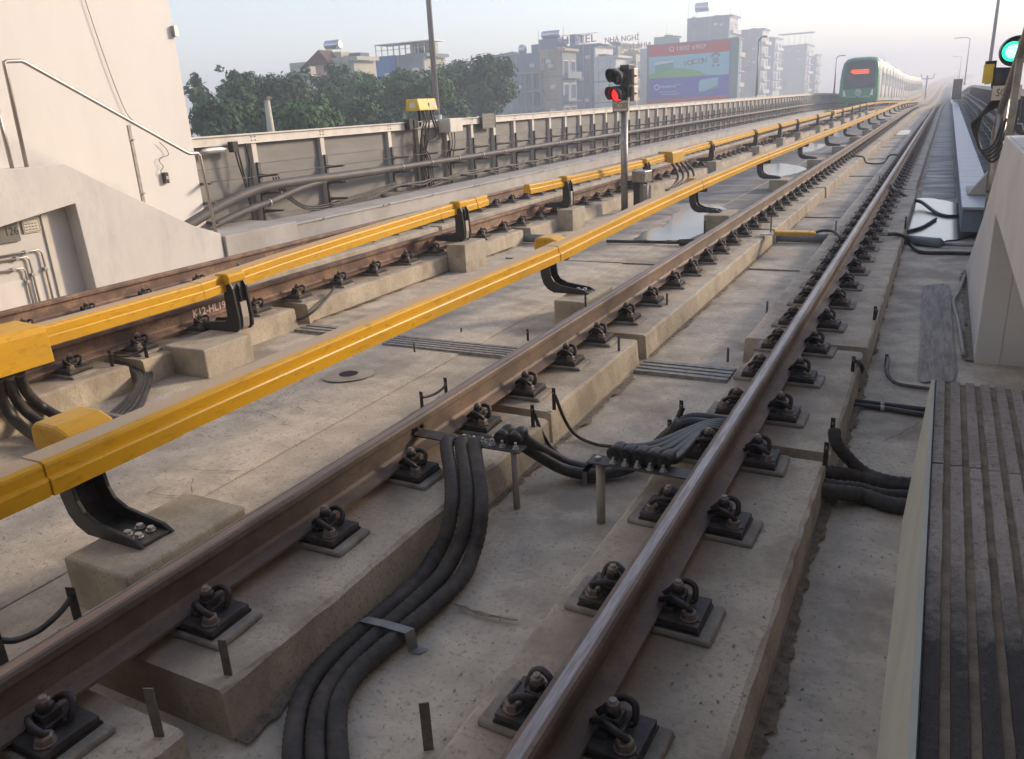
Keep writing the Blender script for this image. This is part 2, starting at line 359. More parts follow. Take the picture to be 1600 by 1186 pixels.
run_plinths(-.37, .43, [
 (-2, 3.78, 'concrete plinth with the wide steel connector plate, under the polished rail', .04, 0),
 (3.90, 5.68, 'short concrete plinth under the polished rail beside the two thin black pipes', .10, .01),
 (5.80, 10.6, 'concrete plinth under the polished rail beside the dark worn trench strip', -.03, .03),
 (10.68, 15.6, 'concrete plinth under the polished rail next to the bright puddle', -.05, .03),
 (15.7, 30, 'long concrete plinth under the polished rail beyond the bright puddle', -.06, .0),
 (30.1, 500, 'concrete plinth under the polished rail running off into the haze', -.06, .0)], '')
run_plinths(-1.92, -1.07, [
 (-2, 1.20, 'concrete plinth piece in the bottom corner with a bent steel strip on it', 0, .02),
 (1.37, 3.82, 'concrete plinth beside the three hanging ribbed cables', 0, 0),
 (3.93, 5.50, 'concrete plinth with two black earthing straps, before the ribbed joint', 0, -.035),
 (5.64, 10.85, 'concrete plinth ending at the yellow track sensor', 0, -.02),
 (10.95, 15.9, 'concrete plinth just past the yellow track sensor', 0, 0),
 (16.0, 30, 'long streaked concrete plinth past the signal post, beside the grey rail', 0, .02),
 (30.1, 500, 'concrete plinth beside the long yellow cover running into the haze', 0, .02)], '')
run_plinths(-5.30, -4.42, [
 (-1, 3.70, 'concrete plinth under the large yellow box cover', 0, -.08),
 (3.83, 5.53, 'concrete plinth below the white stencilled K12-HL19', 0, -.08),
 (5.70, 10.35, 'stained concrete plinth below the long rust patch on the rail', 0, -.08),
 (10.55, 16.2, 'concrete plinth behind the signal post under the rusty rail', 0, -.05),
 (16.3, 30, 'concrete plinth with many blocks, past the second yellow box', 0, .02),
 (30.1, 76, 'concrete plinth leading up to the green train', 0, .02),
 (76.1, 500, 'concrete plinth hidden mostly under the green train', 0, .02)], '')
run_plinths(-6.85, -5.98, [
 (-1, 5.2, 'concrete plinth along the white stair wall', 0, 0),
 (5.35, 10.4, 'concrete plinth along the grey trough, by the stair foot', 0, 0),
 (10.5, 30, 'concrete plinth along the grey trough, seen through the cover gap', 0, 0),
 (30.1, 500, 'concrete plinth along the far part of the grey trough', 0, 0)], '')
# centre hump of the deck between the tracks and lengthwise screed band
b = MB(); b.sweep([(-3.72, FL+.004), (-3.68, FL+.010), (-2.6, FL+.010), (-2.56, FL+.004)], [i*1.6-3 for i in range(60)], cap=False, closed=False)
b.build('deck_screed', M['floor'], kind='structure')
# worn/damp strips and puddles: sheets a few mm over the deck
def sheet(name, px, matl, Z=FL+.006, kind='structure', smooth=True, lift=0, th=0, jit=.0):
    P = [at(x, y, Z=Z) for x, y in px]; P.append(P[0])
    if smooth:
        Q = curve_pts(P, 6)[:-1]
        rnd = random.Random(len(px)*7+int(px[0][0])); 
        Q = [q+Vector((rnd.uniform(-jit, jit), rnd.uniform(-jit, jit)*2, 0)) for q in Q]
    else: Q = P[:-1]
    b = MB(); f = b.face([(q.x, q.y, Z+lift) for q in Q])
    bmesh.ops.triangulate(b.bm, faces=b.bm.faces[:]); 
    bmesh.ops.recalc_face_normals(b.bm, faces=b.bm.faces[:])
    for f in b.bm.faces:
        if f.normal.z < 0: f.normal_flip()
    return b.build(name, matl, kind=kind)
0 and sheet('damp_patch', [(1429,438),(1470,440),(1503,442),(1510,480),(1515,520),(1516,570),(1500,590),(1460,596),(1420,594),(1392,590),(1400,560),(1408,520),(1418,480)], M['wetfloor'], jit=.006)
sheet('worn_trench', [(1442,446),(1462,444),(1482,446),(1486,480),(1490,530),(1492,590),(1465,594),(1436,592),(1438,540),(1440,490)], M['trench'], Z=FL+.012, jit=.004)
0 and sheet('worn_trench', [(1360,600),(1420,604),(1440,640),(1400,636),(1350,628)], M['wetfloor'], Z=FL+.012, jit=.01)
b = MB(); b.sweep([(.50, FL+.006), (1.06, FL+.006)], YS[11:40], cap=False, closed=False, offs=prof_off); b.build('damp_patch', M['lane'], kind='structure')
b = MB(); b.sweep([(-2.62, FL+.014), (-1.96, FL+.014)], [11+i*2 for i in range(24)], cap=False, closed=False, offs=prof_off); b.build('damp_patch', M['wetfloor'], kind='structure')
b = MB(); b.sweep([(-4.1, FL+.015), (-2.66, FL+.015)], [15+i*2 for i in range(22)], cap=False, closed=False, offs=prof_off); b.build('damp_patch', M['wetfloor'], kind='structure')
W0 = FL+.020
sheet('puddle', [(1420,314),(1445,309),(1480,314),(1512,322),(1516,338),(1512,352),(1520,366),(1480,376),(1440,372),(1416,364),(1411,345)], M['water'], Z=W0, jit=.02)
sheet('puddle', [(990,374),(1012,360),(1040,352),(1052,336),(1078,324),(1108,320),(1136,325),(1142,334),(1118,348),(1100,364),(1070,374),(1026,376)], M['water'], Z=W0, jit=.03)
sheet('puddle', [(1180,262),(1215,255),(1260,262),(1240,272),(1200,276)], M['water'], Z=W0, jit=.03)
sheet('puddle', [(1235,230),(1262,224),(1290,226),(1270,236),(1244,238)], M['water'], Z=W0, jit=.03)
sheet('puddle', [(1395,205),(1420,203),(1424,209),(1398,211)], M['water'], Z=W0, jit=.0)
sheet('puddle', [(1290,210),(1310,207),(1330,209),(1312,214)], M['water'], Z=W0, jit=.02)
# crosswise expansion joint: grating strips
def strip(pxs, Z, matl, label, n=5):
    P = [at(x, y, Z=Z) for x, y in pxs]
    x0, x1 = min(p.x for p in P), max(p.x for p in P); y0, y1 = min(p.y for p in P), max(p.y for p in P)
    b = MB(); w = (y1-y0)/n
    for i in range(n): b.box((x0, y0+i*w, Z-.01), (x1, y0+i*w+w*.62, Z+.012))
    b.box((x0, y0-.01, Z-.012), (x1, y1+.01, Z+.002))
    return tag(b.build('expansion_joint', matl), label, 'joint strip', 'ribbed joint strips across the deck')
def strip_m(x0, x1, y0, y1, label, n=5):
    b = MB(); w = (y1-y0)/n; Z = FL+.012
    for i in range(n): b.box((x0, y0+i*w, Z-.01), (x1, y0+i*w+w*.62, Z+.012))
    b.box((x0, y0-.01, Z-.012), (x1, y1+.01, Z+.002))
    tag(b.build('expansion_joint', M['grate']), label, 'joint strip', 'ribbed joint strips across the deck')
strip_m(-1.08, -.40, 5.30, 5.60, 'dark ribbed joint strip between the brown rail and the polished rail', 4)
strip_m(-3.35, -1.94, 5.30, 5.58, 'dark ribbed joint strip under the long yellow cover', 5)
strip_m(-4.45, -3.45, 5.42, 5.66, 'short dark ribbed joint strip beside the thin looped cable', 3)
# thin saw-cut joints in the deck
b = MB()
for y in (9.2, 13.4, 20, 25, 30, 35):
    for x0, x1 in ((-1.06, -.40), (-4.2, -1.95)): b.box((x0, y, FL-.01), (x1, y+.018, FL+.0165))
b.build('deck_joint_lines', M['grout'], kind='structure')
# scattered grit and cement crumbs on the deck
b = MB(); rnd = random.Random(3)
for i in range(1500):
    y = 1.0+rnd.random()**1.7*12; reg = rnd.choice(((-1.05,-.36,FL),(.45,1.05,FL),(-4.0,-1.95,FL),(-.34,.42,PT),(-1.9,-1.1,PT)))
    if reg[2] == PT and (y < 1.45 or 3.7 < y < 4.0 or 5.4 < y < 5.9): continue
    x = rnd.uniform(reg[0], reg[1]); s = rnd.uniform(.0015, .006)
    if reg[2] == FL and rnd.random() < .35: x = reg[0]+abs(rnd.gauss(0, .05)) if rnd.random() < .5 else reg[1]-abs(rnd.gauss(0, .05))
    z = reg[2]+(.018 if reg[2] == FL else 0)
    b.face([(x-s*rnd.uniform(.5,1.6), y-s, z), (x+s, y-s*rnd.uniform(.3,1), z), (x+s*.6, y+s*rnd.uniform(.6,1.6), z+s), (x-s*.5, y+s, z+s*.3)])
b.build('grit', M['grout'], kind='stuff')
b = MB(); rnd = random.Random(21)
def dirt_band(x, side, y0, y1, w=.05, Z=FL+.0165):
    n = int((y1-y0)/.035); prev = None
    for i in range(n+1):
        y = y0+(y1-y0)*i/n
        ww = max(.003, w*(.3+.6*abs(noise.noise(Vector((x*3, y*1.1, 1)))*1.6)+.5*noise.noise(Vector((x, y*9, 2)))+.5*noise.noise(Vector((x, y*33, 5)))))
        cur = (x, x+side*ww, y)
        if prev: b.face([(prev[0], prev[2], Z+.002), (prev[1], prev[2], Z), (cur[1], y, Z), (cur[0], y, Z+.002)] if side > 0 else [(prev[1], prev[2], Z), (prev[0], prev[2], Z+.002), (cur[0], y, Z+.002), (cur[1], y, Z)])
        prev = cur
dirt_band(-1.068, 1, 1.37, 5.2, .07); dirt_band(-1.09, 1, 5.7, 14, .06); dirt_band(-.34, -1, 1, 3.78, .03); dirt_band(-.27, -1, 3.9, 5.25, .05)
dirt_band(.435, 1, 1.2, 3.8, .05); dirt_band(.445, 1, 3.9, 11, .045); dirt_band(-4.50, 1, 5.75, 10, .06); dirt_band(-1.92, -1, 2.4, 6, .05); dirt_band(1.115, -1, 6.3, 9.6, .08)
def crack(P, w):
    for a, c in zip(P, P[1:]):
        a, c = Vector(a), Vector(c); n = max(2, int((c-a).length/.02)); q = None
        for i in range(n+1):
            p = a.lerp(c, i/n); d = (c-a).normalized(); nn = Vector((-d.y, d.x, 0)); ww = w*(.4+abs(noise.noise(p*23))*1.6)
            p = p+nn*noise.noise(p*9)*.02
            r_ = (p-nn*ww, p+nn*ww)
            if q: f = b.face([q[0], r_[0], r_[1], q[1]]); f.normal_flip() if f.normal.z < 0 else None
            q = r_
g = lambda x, y: at(x, y, Z=FL+.019)
crack([g(712, 942), g(752, 957), g(808, 970)], .012); crack([g(330, 600), g(420, 630), g(520, 560)], .002); crack([g(640, 700), g(690, 660), g(760, 640)], .0015)
crack([g(1380, 690), g(1420, 672), g(1440, 660)], .004)
for (x, y) in ((470, 640), (410, 650), (520, 625), (450, 655), (380, 640), (350, 735), (250, 760), (300, 770)):
    p = g(x, y); crack([p, p+Vector((rnd.uniform(-.12, .12), rnd.uniform(-.1, .1), 0)), p+Vector((rnd.uniform(-.2, .2), rnd.uniform(-.16, .16), 0))], .003)
b.build('dirt', M['dirt'], kind='stuff')
# round floor drain with its light ring
c = at(545, 588, Z=FL); t = thing('floor_drain', 'round floor drain hole in a pale concrete ring', 'drain', (c.x, c.y, FL))
b = MB(); N_ = 36
def annulus(b, r0, r1, z):
    for i in range(N_):
        a0, a1 = 2*math.pi*i/N_, 2*math.pi*(i+1)/N_
        q0 = r1*(1+.06*math.sin(a0*3+1)); q1 = r1*(1+.06*math.sin(a1*3+1))
        b.face([(r0*math.cos(a0), r0*math.sin(a0), z), (q0*math.cos(a0), q0*math.sin(a0), z), (q1*math.cos(a1), q1*math.sin(a1), z), (r0*math.cos(a1), r0*math.sin(a1), z)])
annulus(b, .074, .19, .0215); b.build('rim', M['block'], t)
b = MB(); b.cyl((0, 0, .0155), (0, 0, .0205), .080, 32); b.build('opening', M['dark'], t)

# ================================================================== RAILS
HW, BW, RH = .0365, .075, .176
rp = [(-.030, 0), (-.0365, -.010), (-.0365, -.034), (-.012, -.047), (-.0085, -.060), (-.0085, -.135), (-.018, -.150), (-BW, -.164), (-BW, -RH),
      (BW, -RH), (BW, -.164), (.018, -.150), (.0085, -.135), (.0085, -.060), (.012, -.047), (.0365, -.034), (.0365, -.010), (.030, 0), (.0165, .0014), (-.0165, .0014)]
def rail(x, label, m0, m1, y0=-3):
    b = MB(); ys = [y for y in YS if y >= y0]
    mats = [0]*20; mats[18] = 1; 
    ys2 = sorted(set(ys+[y0]))
    b.sweep(rp, ys2, offs=lambda Y: (x+xt(Y), zt(Y)), mats=mats)
    for f in b.bm.faces: f.smooth = False
    return tag(b.build('rail', [m0, m1], bevel=0), label, 'rail', 'four steel running rails')
RX = [0.0, -1.505, -4.87, -6.40]
rails = [rail(RX[0], 'brown rail with a polished silver top, closest to the ribbed platform edge', M['rail'], M['polish']),
 rail(RX[1], 'brown rail with dull top and hanging ribbed cables, beside the long yellow cover', M['rail'], M['polish2']),
 rail(RX[2], 'rusty rail stencilled K12-HL19, partly behind the broken yellow cover', M['rust'], M['rust']),
 rail(RX[3], 'rusty rail along the white stair wall and grey trough', M['rust'], M['rust'])]
text('K12-HL19', 'stencil', .095, M['pinkink'], rails[2], (RX[2]+.0100, at(326, 482, X=RX[2]).y, -.092), (math.radians(90), 0, math.radians(90)), .0008, sx=.95, off=.025)

# ------------------------------------------------------------------ rail fasteners
def hexa(b, c, r, h, rz=0):
    n = 6; A = [(c[0]+r*math.cos(rz+i*math.pi/3), c[1]+r*math.sin(rz+i*math.pi/3)) for i in range(6)]
    lo = [b.bm.verts.new((x, y, c[2])) for x, y in A]; hi = [b.bm.verts.new((c[0]+(x-c[0])*1, c[1]+(y-c[1])*1, c[2]+h*.82)) for x, y in A]
    top = [b.bm.verts.new((c[0]+(x-c[0])*.82, c[1]+(y-c[1])*.82, c[2]+h)) for x, y in A]
    for P, Q in ((lo, hi), (hi, top)):
        for i in range(6):
            f = b.bm.faces.new((P[i], P[(i+1) % 6], Q[(i+1) % 6], Q[i])); f.material_index = b.mi
    f = b.bm.faces.new(top); f.material_index = b.mi
def make_fastener():
    r = thing('rail_fastener', 'x', 'rail fastener', group='clip fasteners along the rails')
    b = MB(); b.box((-.262, -.106, PT-.004), (.262, .106, PT+.021))
    for v in b.bm.verts: v.co.x += random.uniform(-.008, .008); v.co.y += random.uniform(-.005, .005)
    b.build('grout_pad', M['grout'], r, bevel=.010)
    b = MB(); b.box((-.218, -.094, PT+.0205), (.218, .094, PT+.030)); b.build('rubber_pad', M['clip'], r)
    b = MB(); b.box((-.214, -.090, PT+.0305), (.214, .090, -.1725))
    for s in (-1, 1): b.box((s*.078, -.05, -.178), (s*.112, .05, -.155)); b.box((s*.204, -.06, -.1724), (s*.214, .06, -.168))
    b.build('base_plate', M['plate'], r, bevel=.003)
    for s in (-1, 1):
        # spring clip: two loops either side of the bolt, toes bearing on the rail foot
        b = MB()
        P = [(.060,-.016,-.150),(.085,-.030,-.128),(.110,-.046,-.110),(.145,-.058,-.112),(.170,-.048,-.138),(.162,-.030,-.156),(.135,-.022,-.150),(.118,-.013,-.126)]
        Q = [(.060,.016,-.150),(.080,.032,-.134),(.098,.046,-.114),(.126,.055,-.104),(.154,.052,-.116),(.162,.036,-.142),(.158,.026,-.158),(.135,.020,-.146),(.118,.013,-.124)]
        for L in (P, Q): b.tube([(x*s*1.04, y*1.1, z) for x, y, z in curve_pts(L, 4)], .0112, 7)
        b.tube([(.118*s, -.013*s, -.126), (.104*s, 0, -.121), (.118*s, .013*s, -.124)], .0078, 7)
        b.build('spring_clip', M['clip'], r)
        b = MB(); b.box((s*.088, -.036, -.158), (s*.160, .036, -.138)); b.box((s*.094, -.030, -.138), (s*.146, .030, -.112)); hexa(b, (s*.118, 0, -.112), .026, .022); b.build('clip_block', M['clip'], r, bevel=.004)
        b = MB(); b.cyl((s*.118, 0, -.112), (s*.118, 0, -.068), .013, 10, .0115); hexa(b, (s*.118, 0, -.092), .0195, .015, .4); b.build('clip_bolt', M['bolt'], r)
        b = MB(); b.cyl((s*.172, -.050, -.1725), (s*.172, -.050, -.166), .031, 16); hexa(b, (s*.172, -.050, -.166), .0265, .024, .3); b.build('anchor_bolt', M['bolt'], r)
    return r
fast = Proto(make_fastener())
def interp(px, X, Zn=-.085, dx=.118):
    return [at(x, y, Z=Zn).y for x, y in px] if X is None else [at(x, y, X=X+dx).y for x, y in px]
R2n = [(79,1098),(333,925),(514,798),(650,705),(751.5,635),(825,584),(889,540),(937,506),(982,475),(1019,449),(1053,425)]
R1n = [(974,1107),(1072,917),(1146,781),(1195,685),(1230,617.5),(1259.6,562.7),(1283,520),(1302,484),(1318.6,452.6),(1332.6,426.7),(1343.7,404.5),(1353,386)]
R3n = [(107,549),(213,517),(309,487),(398,463),(464,446),(530,426),(584,407),(634,394),(677,378)]
R4n = [(35,500),(133,468),(222,450),(307,429)]
def ylist(px, s, yend, X=None):
    ys = interp(px, X); ys = [ys[0]-s*2, ys[0]-s]+ys if ys[0] > 1.6 else [ys[0]-s]+ys
    while ys[-1] < yend: ys.append(ys[-1]+s)
    return ys
ORD = 'first second third fourth fifth sixth seventh eighth ninth tenth eleventh twelfth thirteenth fourteenth fifteenth sixteenth seventeenth eighteenth nineteenth twentieth'.split()
ORD += ['twenty-'+o for o in ORD[:9]]+['thirtieth']
names = ['the polished-top rail', 'the brown rail beside the long yellow cover', 'the rail stencilled K12-HL19', 'the rail along the white stair wall']
fpos = []
YL = [ylist(R1n, .612, 44), ylist(R2n, .612, 44), ylist(R3n, .612, 44, RX[2]), ylist(R4n, .62, 40, RX[3])]
for ri, ys in enumerate(YL):
    k = 0
    for y in ys:
        if y < -1.2: continue
        vis = y > (0.9 if ri < 2 else (3.2 if ri == 2 else 3.4))
        if y < .5 and ri < 2: pass
        if ri >= 2 and y < 2.6: continue
        k += 1
        lab = ('%s clip fastener from the bottom end, on %s' % (ORD[k-1], names[ri])) if k <= 28 else 'small distant clip fastener on %s' % names[ri]
        o = fast.place((RX[ri]+xt(y), y+random.uniform(-.008, .008), zt(y)), random.uniform(-.035, .035), label=lab)
# the far rest as one mass
b = MB()
for ri in range(4):
    y = YL[ri][-1]+.612
    while y < 78:
        for s in (-1, 1):
            x = RX[ri]; z = zt(y)
            b.box((x+s*.075, y-.08, PT+z), (x+s*.2, y+.08, -.178+z)); b.box((x+s*.085, y-.05, -.178+z), (x+s*.16, y+.05, -.105+z))
        y += .612
o = b.build('distant_fasteners', M['clip'], kind='stuff')

# ================================================================== CONDUCTOR RAIL COVERS
ZC = .30
cr = [(-.170, ZC-.12), (-.170, ZC-.040), (-.145, ZC-.002), (-.033, ZC), (-.013, ZC-.009), (-.010, ZC-.020), (-.010, ZC-.060), (.004, ZC-.065), (.008, ZC-.073), (.008, ZC-.134),
      (-.004, ZC-.134), (-.02, ZC-.115), (-.150, ZC-.115), (-.160, ZC-.128)]
def cover_seg(path, y0, y1, parent, name='cover_section', grow=0, msw=True, taper=None):
    hz_ = lz if path is lpath else rz
    b = MB()
    n = max(2, int((y1-y0)/1.0)+1); ys = [y0+(y1-y0)*i/n for i in range(n+1)]
    cx, cz = -.08, ZC-.065
    pr = [(cx+(p[0]-cx)*(1+grow), cz+(p[1]-cz)*(1+grow)) for p in cr]
    mats = [0]*len(cr); mats[2] = 1; mats[1] = 1
    b.sweep(pr, ys, offs=lambda Y: (path(Y), zt(Y)+hz_(Y)), mats=mats)
    if taper:
        for v in b.bm.verts:
            t = abs(v.co.y-taper[0])/abs(taper[1]-taper[0])
            if (v.co.y-taper[0])*(taper[1]-taper[0]) >= 0 and t > 0:
                if v.co.z < ZC-.07: v.co.z += t*.05
                v.co.x += -t*.03*(1 if v.co.x-path(v.co.y) > -.09 else -1)
    return b.build(name, [M['yellow'], M['yellowtop']], parent)
def pl(tbl):
    def f(Y):
        if Y <= tbl[0][0]: return tbl[0][1]
        for (a, xa), (c, xc) in zip(tbl, tbl[1:]):
            if Y <= c: return xa+(xc-xa)*(Y-a)/(c-a)
        return tbl[-1][1]+xt(Y)
    return f
rpath = pl([(1.4, -2.14), (6.4, -2.145), (9, -2.21), (12, -2.27), (16, -2.28), (30, -2.22), (60, -2.20)])
rz0 = pl([(1.4, -.015), (3, .0), (6.4, -.008), (9, .02), (12, .035), (16, .05), (30, .035), (60, .03)])
lpath = pl([(2.9, -4.32), (4.4, -4.32), (5.6, -4.37), (8.4, -4.45), (10, -4.47), (14, -4.46), (20, -4.45), (60, -4.40)])
lz0 = pl([(2.9, -.03), (4.4, -.018), (5.6, .033), (8, .085), (10, .098), (13, .065), (16, .04), (20, .075), (30, .115), (60, .10)])
rz = lambda Y: rz0(min(Y, 60)); lz = lambda Y: lz0(min(Y, 60))
# right cover: one long covered conductor rail
t = thing('conductor_rail_cover', 'long unbroken yellow cover running up the middle between the two tracks', 'third rail cover')
jr = [at(72, 735, X=-2.14).y, at(874.5, 390, X=-2.145).y, at(1099, 286, X=-2.26).y]
jr += [jr[-1]+5.1*i for i in range(1, 12)]
ends = [-1.5]+jr
for a, c in zip(ends, ends[1:]): cover_seg(rpath, a+.0, c-.012, t)
cover_seg(rpath, ends[-1], 300, t)
for j in jr:
    if j < 34: cover_seg(rpath, j-.012, j, t, 'joint_line', -.03)
for j in jr[:6]:        # sleeve over each joint, slightly larger
    cover_seg(rpath, j+.003, j+.62, t, 'joint_sleeve', .035)
# warning text on the chamfer of the sleeve
text('NGUY HIỂM  N  DANGER', 'lettering', .030, M['wornink'], t, (rpath(2.1)-.040, jr[0]+.40, ZC-.0065+rz(1.9)+.004), (math.radians(12), 0, math.radians(90)), .0006, sx=1.15)
# left cover, two pieces with a gap
def cover_thing(label, ys, path, joints, taper0=None, taper1=None):
    t = thing('conductor_rail_cover', label, 'third rail cover')
    e = [ys[0]]+joints+[ys[1]]
    for i, (a, c) in enumerate(zip(e, e[1:])):
        tp = None
        if taper1 and i == len(e)-2: tp = (c-taper1, c)
        if taper0 and i == 0: tp = (a+taper0, a)
        if tp and i == 0 and taper0:
            cover_seg(path, a, a+taper0*.98, t, 'end_ramp', .02, taper=(a+taper0, a)); a = a+taper0
        if tp and taper1 and i == len(e)-2:
            cover_seg(path, c-taper1*.98, c, t, 'end_ramp', .02, taper=(c-taper1, c)); c = c-taper1
        cover_seg(path, a, c-.012, t)
        if i < len(e)-2: cover_seg(path, c-.012, c, t, 'joint_line', -.03)
    return t
yL1 = at(766, 312, X=-4.46).y
jl = [at(317, 450, X=-4.32).y, at(688, 335, X=-4.45).y]
cover_thing('shiny yellow cover along the stencilled rail, ending in a blunt ramp before the gap', (-1.5, yL1), lpath, jl, taper1=.35)
yL2 = at(832, 292, X=-4.46).y
jl2 = [at(865, 287, X=-4.46).y]
for x, y in ((992, 258), (1099, 229), (1170, 210)): jl2.append(at(x, y, X=-4.46).y)
jl2 += [jl2[-1]+5*i for i in range(1, 8)]
cover_thing('yellow cover along the stencilled rail, starting just after the gap and leading to the train', (yL2, 300), lpath, jl2, taper0=.35)

# bracket of the right cover: foot on a block beside the rail, arm rising on the far side, yellow hump
def make_rb():
    r = thing('cover_bracket', 'x', 'cover bracket', group='black C-shaped brackets under the yellow covers')
    # section in X-Z; x measured from the cover's near shoulder
    outer = [(-.315, ZC-.02), (-.30, -.03), (-.275, -.110), (-.235, -.158), (-.17, -.190), (.16, -.190), (.185, -.182), (.13, -.150), (-.10, -.118), (-.165, -.085), (-.195, -.035), (-.205, .03), (-.205, ZC-.02)]
    b = MB()
    for s in (-1, 1): b.prism(outer, 1, s*.085, s*.066)
    web = [(-.312, ZC-.02), (-.297, -.03), (-.272, -.108), (-.233, -.155), (-.17, -.188), (.17, -.188), (.17, -.172), (-.165, -.172), (-.222, -.142), (-.258, -.10), (-.282, -.03), (-.296, ZC-.02)]
    b.prism(web, 1, -.0655, .0655)
    b.build('arm', M['black'], r, bevel=.004)
    for y in (-.033, .03):
        b = MB(); b.cyl((.03, y, -.171), (.03, y, -.166), .022, 14); hexa(b, (.03, y, -.166), .017, .014, .2); b.build('bolt', M['galv'], r)
        b = MB(); b.cyl((.095, -y, -.171), (.095, -y, -.166), .022, 14); hexa(b, (.095, -y, -.166), .017, .014, .5); b.build('bolt', M['galv'], r)
    b = MB()
    hp = [(-.345, ZC-.10), (-.345, ZC-.01), (-.315, ZC+.025), (-.18, ZC+.025), (-.10, ZC-.004), (-.10, ZC-.10)]
    b.prism(hp, 1, -.115, .115)
    b.build('cap', M['yellow'], r, bevel=.018)
    b = MB(); b.box((-.30, -.03, ZC-.19), (-.05, .03, ZC-.116)); b.build('insulator', M['black'], r, bevel=.006)
    return r
rb = Proto(make_rb())
armpx = [(165, 800), (868, 440), (1085, 318), (1187, 266), (1244, 238), (1287, 220), (1318, 203), (1342, 193)]
humpy = [at(137, 670, X=-2.38).y, at(860, 379, X=-2.38).y, at(1087, 282, X=-2.50).y]
for i in range(3, 22): humpy.append(humpy[-1]+ (5.1 if i < 6 else 5.1))
BL = ['black bracket bolted to a block at the bottom, under the cover lettered DANGER', 'black bracket under the long yellow cover, in front of the grey pipe stub',
 'black bracket under the long yellow cover, standing in the large puddle', 'black bracket under the long yellow cover, first past the large puddle']
for i, y in enumerate(humpy):
    lab = BL[i] if i < 4 else ('black bracket under the long yellow cover, %s one up from the bottom' % ORD[i] if i < 9 else 'tiny distant black bracket under the far end of the long yellow cover')
    rb.place((rpath(y)-(0 if i else .05), y-(0 if i else .04), zt(y)), label=lab)
    x0 = -2.29 if i else -2.27
    b = MB(); b.box((-2.20 if i == 1 else -2.27, y-.36, FL-.02), (-1.905, y+.36, -.190)) if i else b.box((-2.29, 1.66, FL-.02), (-1.905, 2.30, -.190))
    if y < 48:
        tag(b.build('concrete_block', M['block'], bevel=.012), (('concrete block under the %s bracket of the long yellow cover, from the bottom' % ORD[i]) if i < 9 else 'small distant concrete block carrying the long yellow cover'), 'concrete block', 'concrete blocks carrying the cover brackets')
    else: b.bm.free()

# bracket of the left cover: upright on the near side, foot pointing to the rail
def make_lb():
    r = thing('cover_bracket', 'x', 'cover bracket', group='black C-shaped brackets under the yellow covers')
    outer = [(.035, ZC-.02), (.075, ZC-.10), (.095, -.05), (.085, -.135), (.045, -.170), (-.33, -.170), (-.36, -.15), (-.34, -.105), (-.07, -.080), (-.035, -.045), (-.03, ZC-.14), (.012, ZC-.06), (.012, ZC-.02)]
    b = MB()
    for s in (-1, 1): b.prism(outer, 1, s*.085, s*.062)
    b.prism([(.03, ZC-.02), (.045, ZC-.10), (.048, -.05), (.04, -.12), (.0, -.155), (-.33, -.155), (-.33, -.168), (.0, -.168), (.02, -.15), (.02, -.05), (.018, ZC-.02)], 1, -.0615, .0615)
    b.prism([(.03, ZC-.06), (.070, ZC-.10), (.088, -.05), (.075, -.125), (.03, -.15), (.03, -.05)], 1, -.006, .006)
    b.build('arm', M['black'], r, bevel=.004)
    b = MB(); b.prism([(.0486, .08), (.088, .08), (.093, -.05), (.083, -.13), (.045, -.165), (.0486, -.12)], 1, -.034, .034); b.build('steel_leg', M['steel'], r)
    b = MB()
    b.prism([(-.10, ZC-.004), (-.08, ZC+.022), (.045, ZC+.022), (.06, ZC-.0), (.06, ZC-.055), (-.0, ZC-.075), (-.06, ZC-.05)], 1, -.095, .095)
    b.build('cap', M['yellow'], r, bevel=.010)
    return r
lb = Proto(make_lb())
capL = [(368, 428, -4.28), (722, 325, -4.42), (887, 284, -4.44), (1010, 252, -4.44), (1112, 225, -4.44), (1181, 206, -4.43), (1219, 196, -4.42), (1247, 189, -4.41), (1278, 181, -4.41)]
LY = [at(x, y, X=X).y for x, y, X in capL]
LY += [LY[-1]+5*(i+1) for i in range(5)]
LLAB = ['black bracket with pale steel strips and a bright yellow cap, beside the stencil K12-HL19', 'black bracket holding the blunt end of the first yellow cover',
 'black bracket at the start of the second yellow cover, after the gap', 'black bracket right beside the signal post, behind it', 'black bracket just past the yellow box with looping cables']
for i, y in enumerate(LY):
    lab = LLAB[i] if i < 5 else ('black bracket of the stencilled rail\'s cover, %s from the gap' % ORD[i-2] if i < 9 else 'tiny distant black bracket on the cover near the train')
    lb.place((lpath(y), y, zt(y)+(lz(y) if i else -.018)), label=lab)
    if i: y0, y1 = y-.30, y+.22
    else: y0, y1 = 4.10, 4.60
    b = MB(); b.box((-4.60 if i == 0 else -4.50, y0, FL-.02), (-4.145 if i == 0 else -4.24, y1, -.171+zt(y)+(lz(y) if i else -.018)))
    tag(b.build('concrete_block', M['block'], bevel=.012), ('dark-sided concrete block below the stencil K12-HL19' if i == 0 else 'concrete block under the %s bracket of the stencilled rail cover' % ORD[i] if i < 9 else 'small distant concrete block near the train'), 'concrete block', 'concrete blocks carrying the cover brackets')
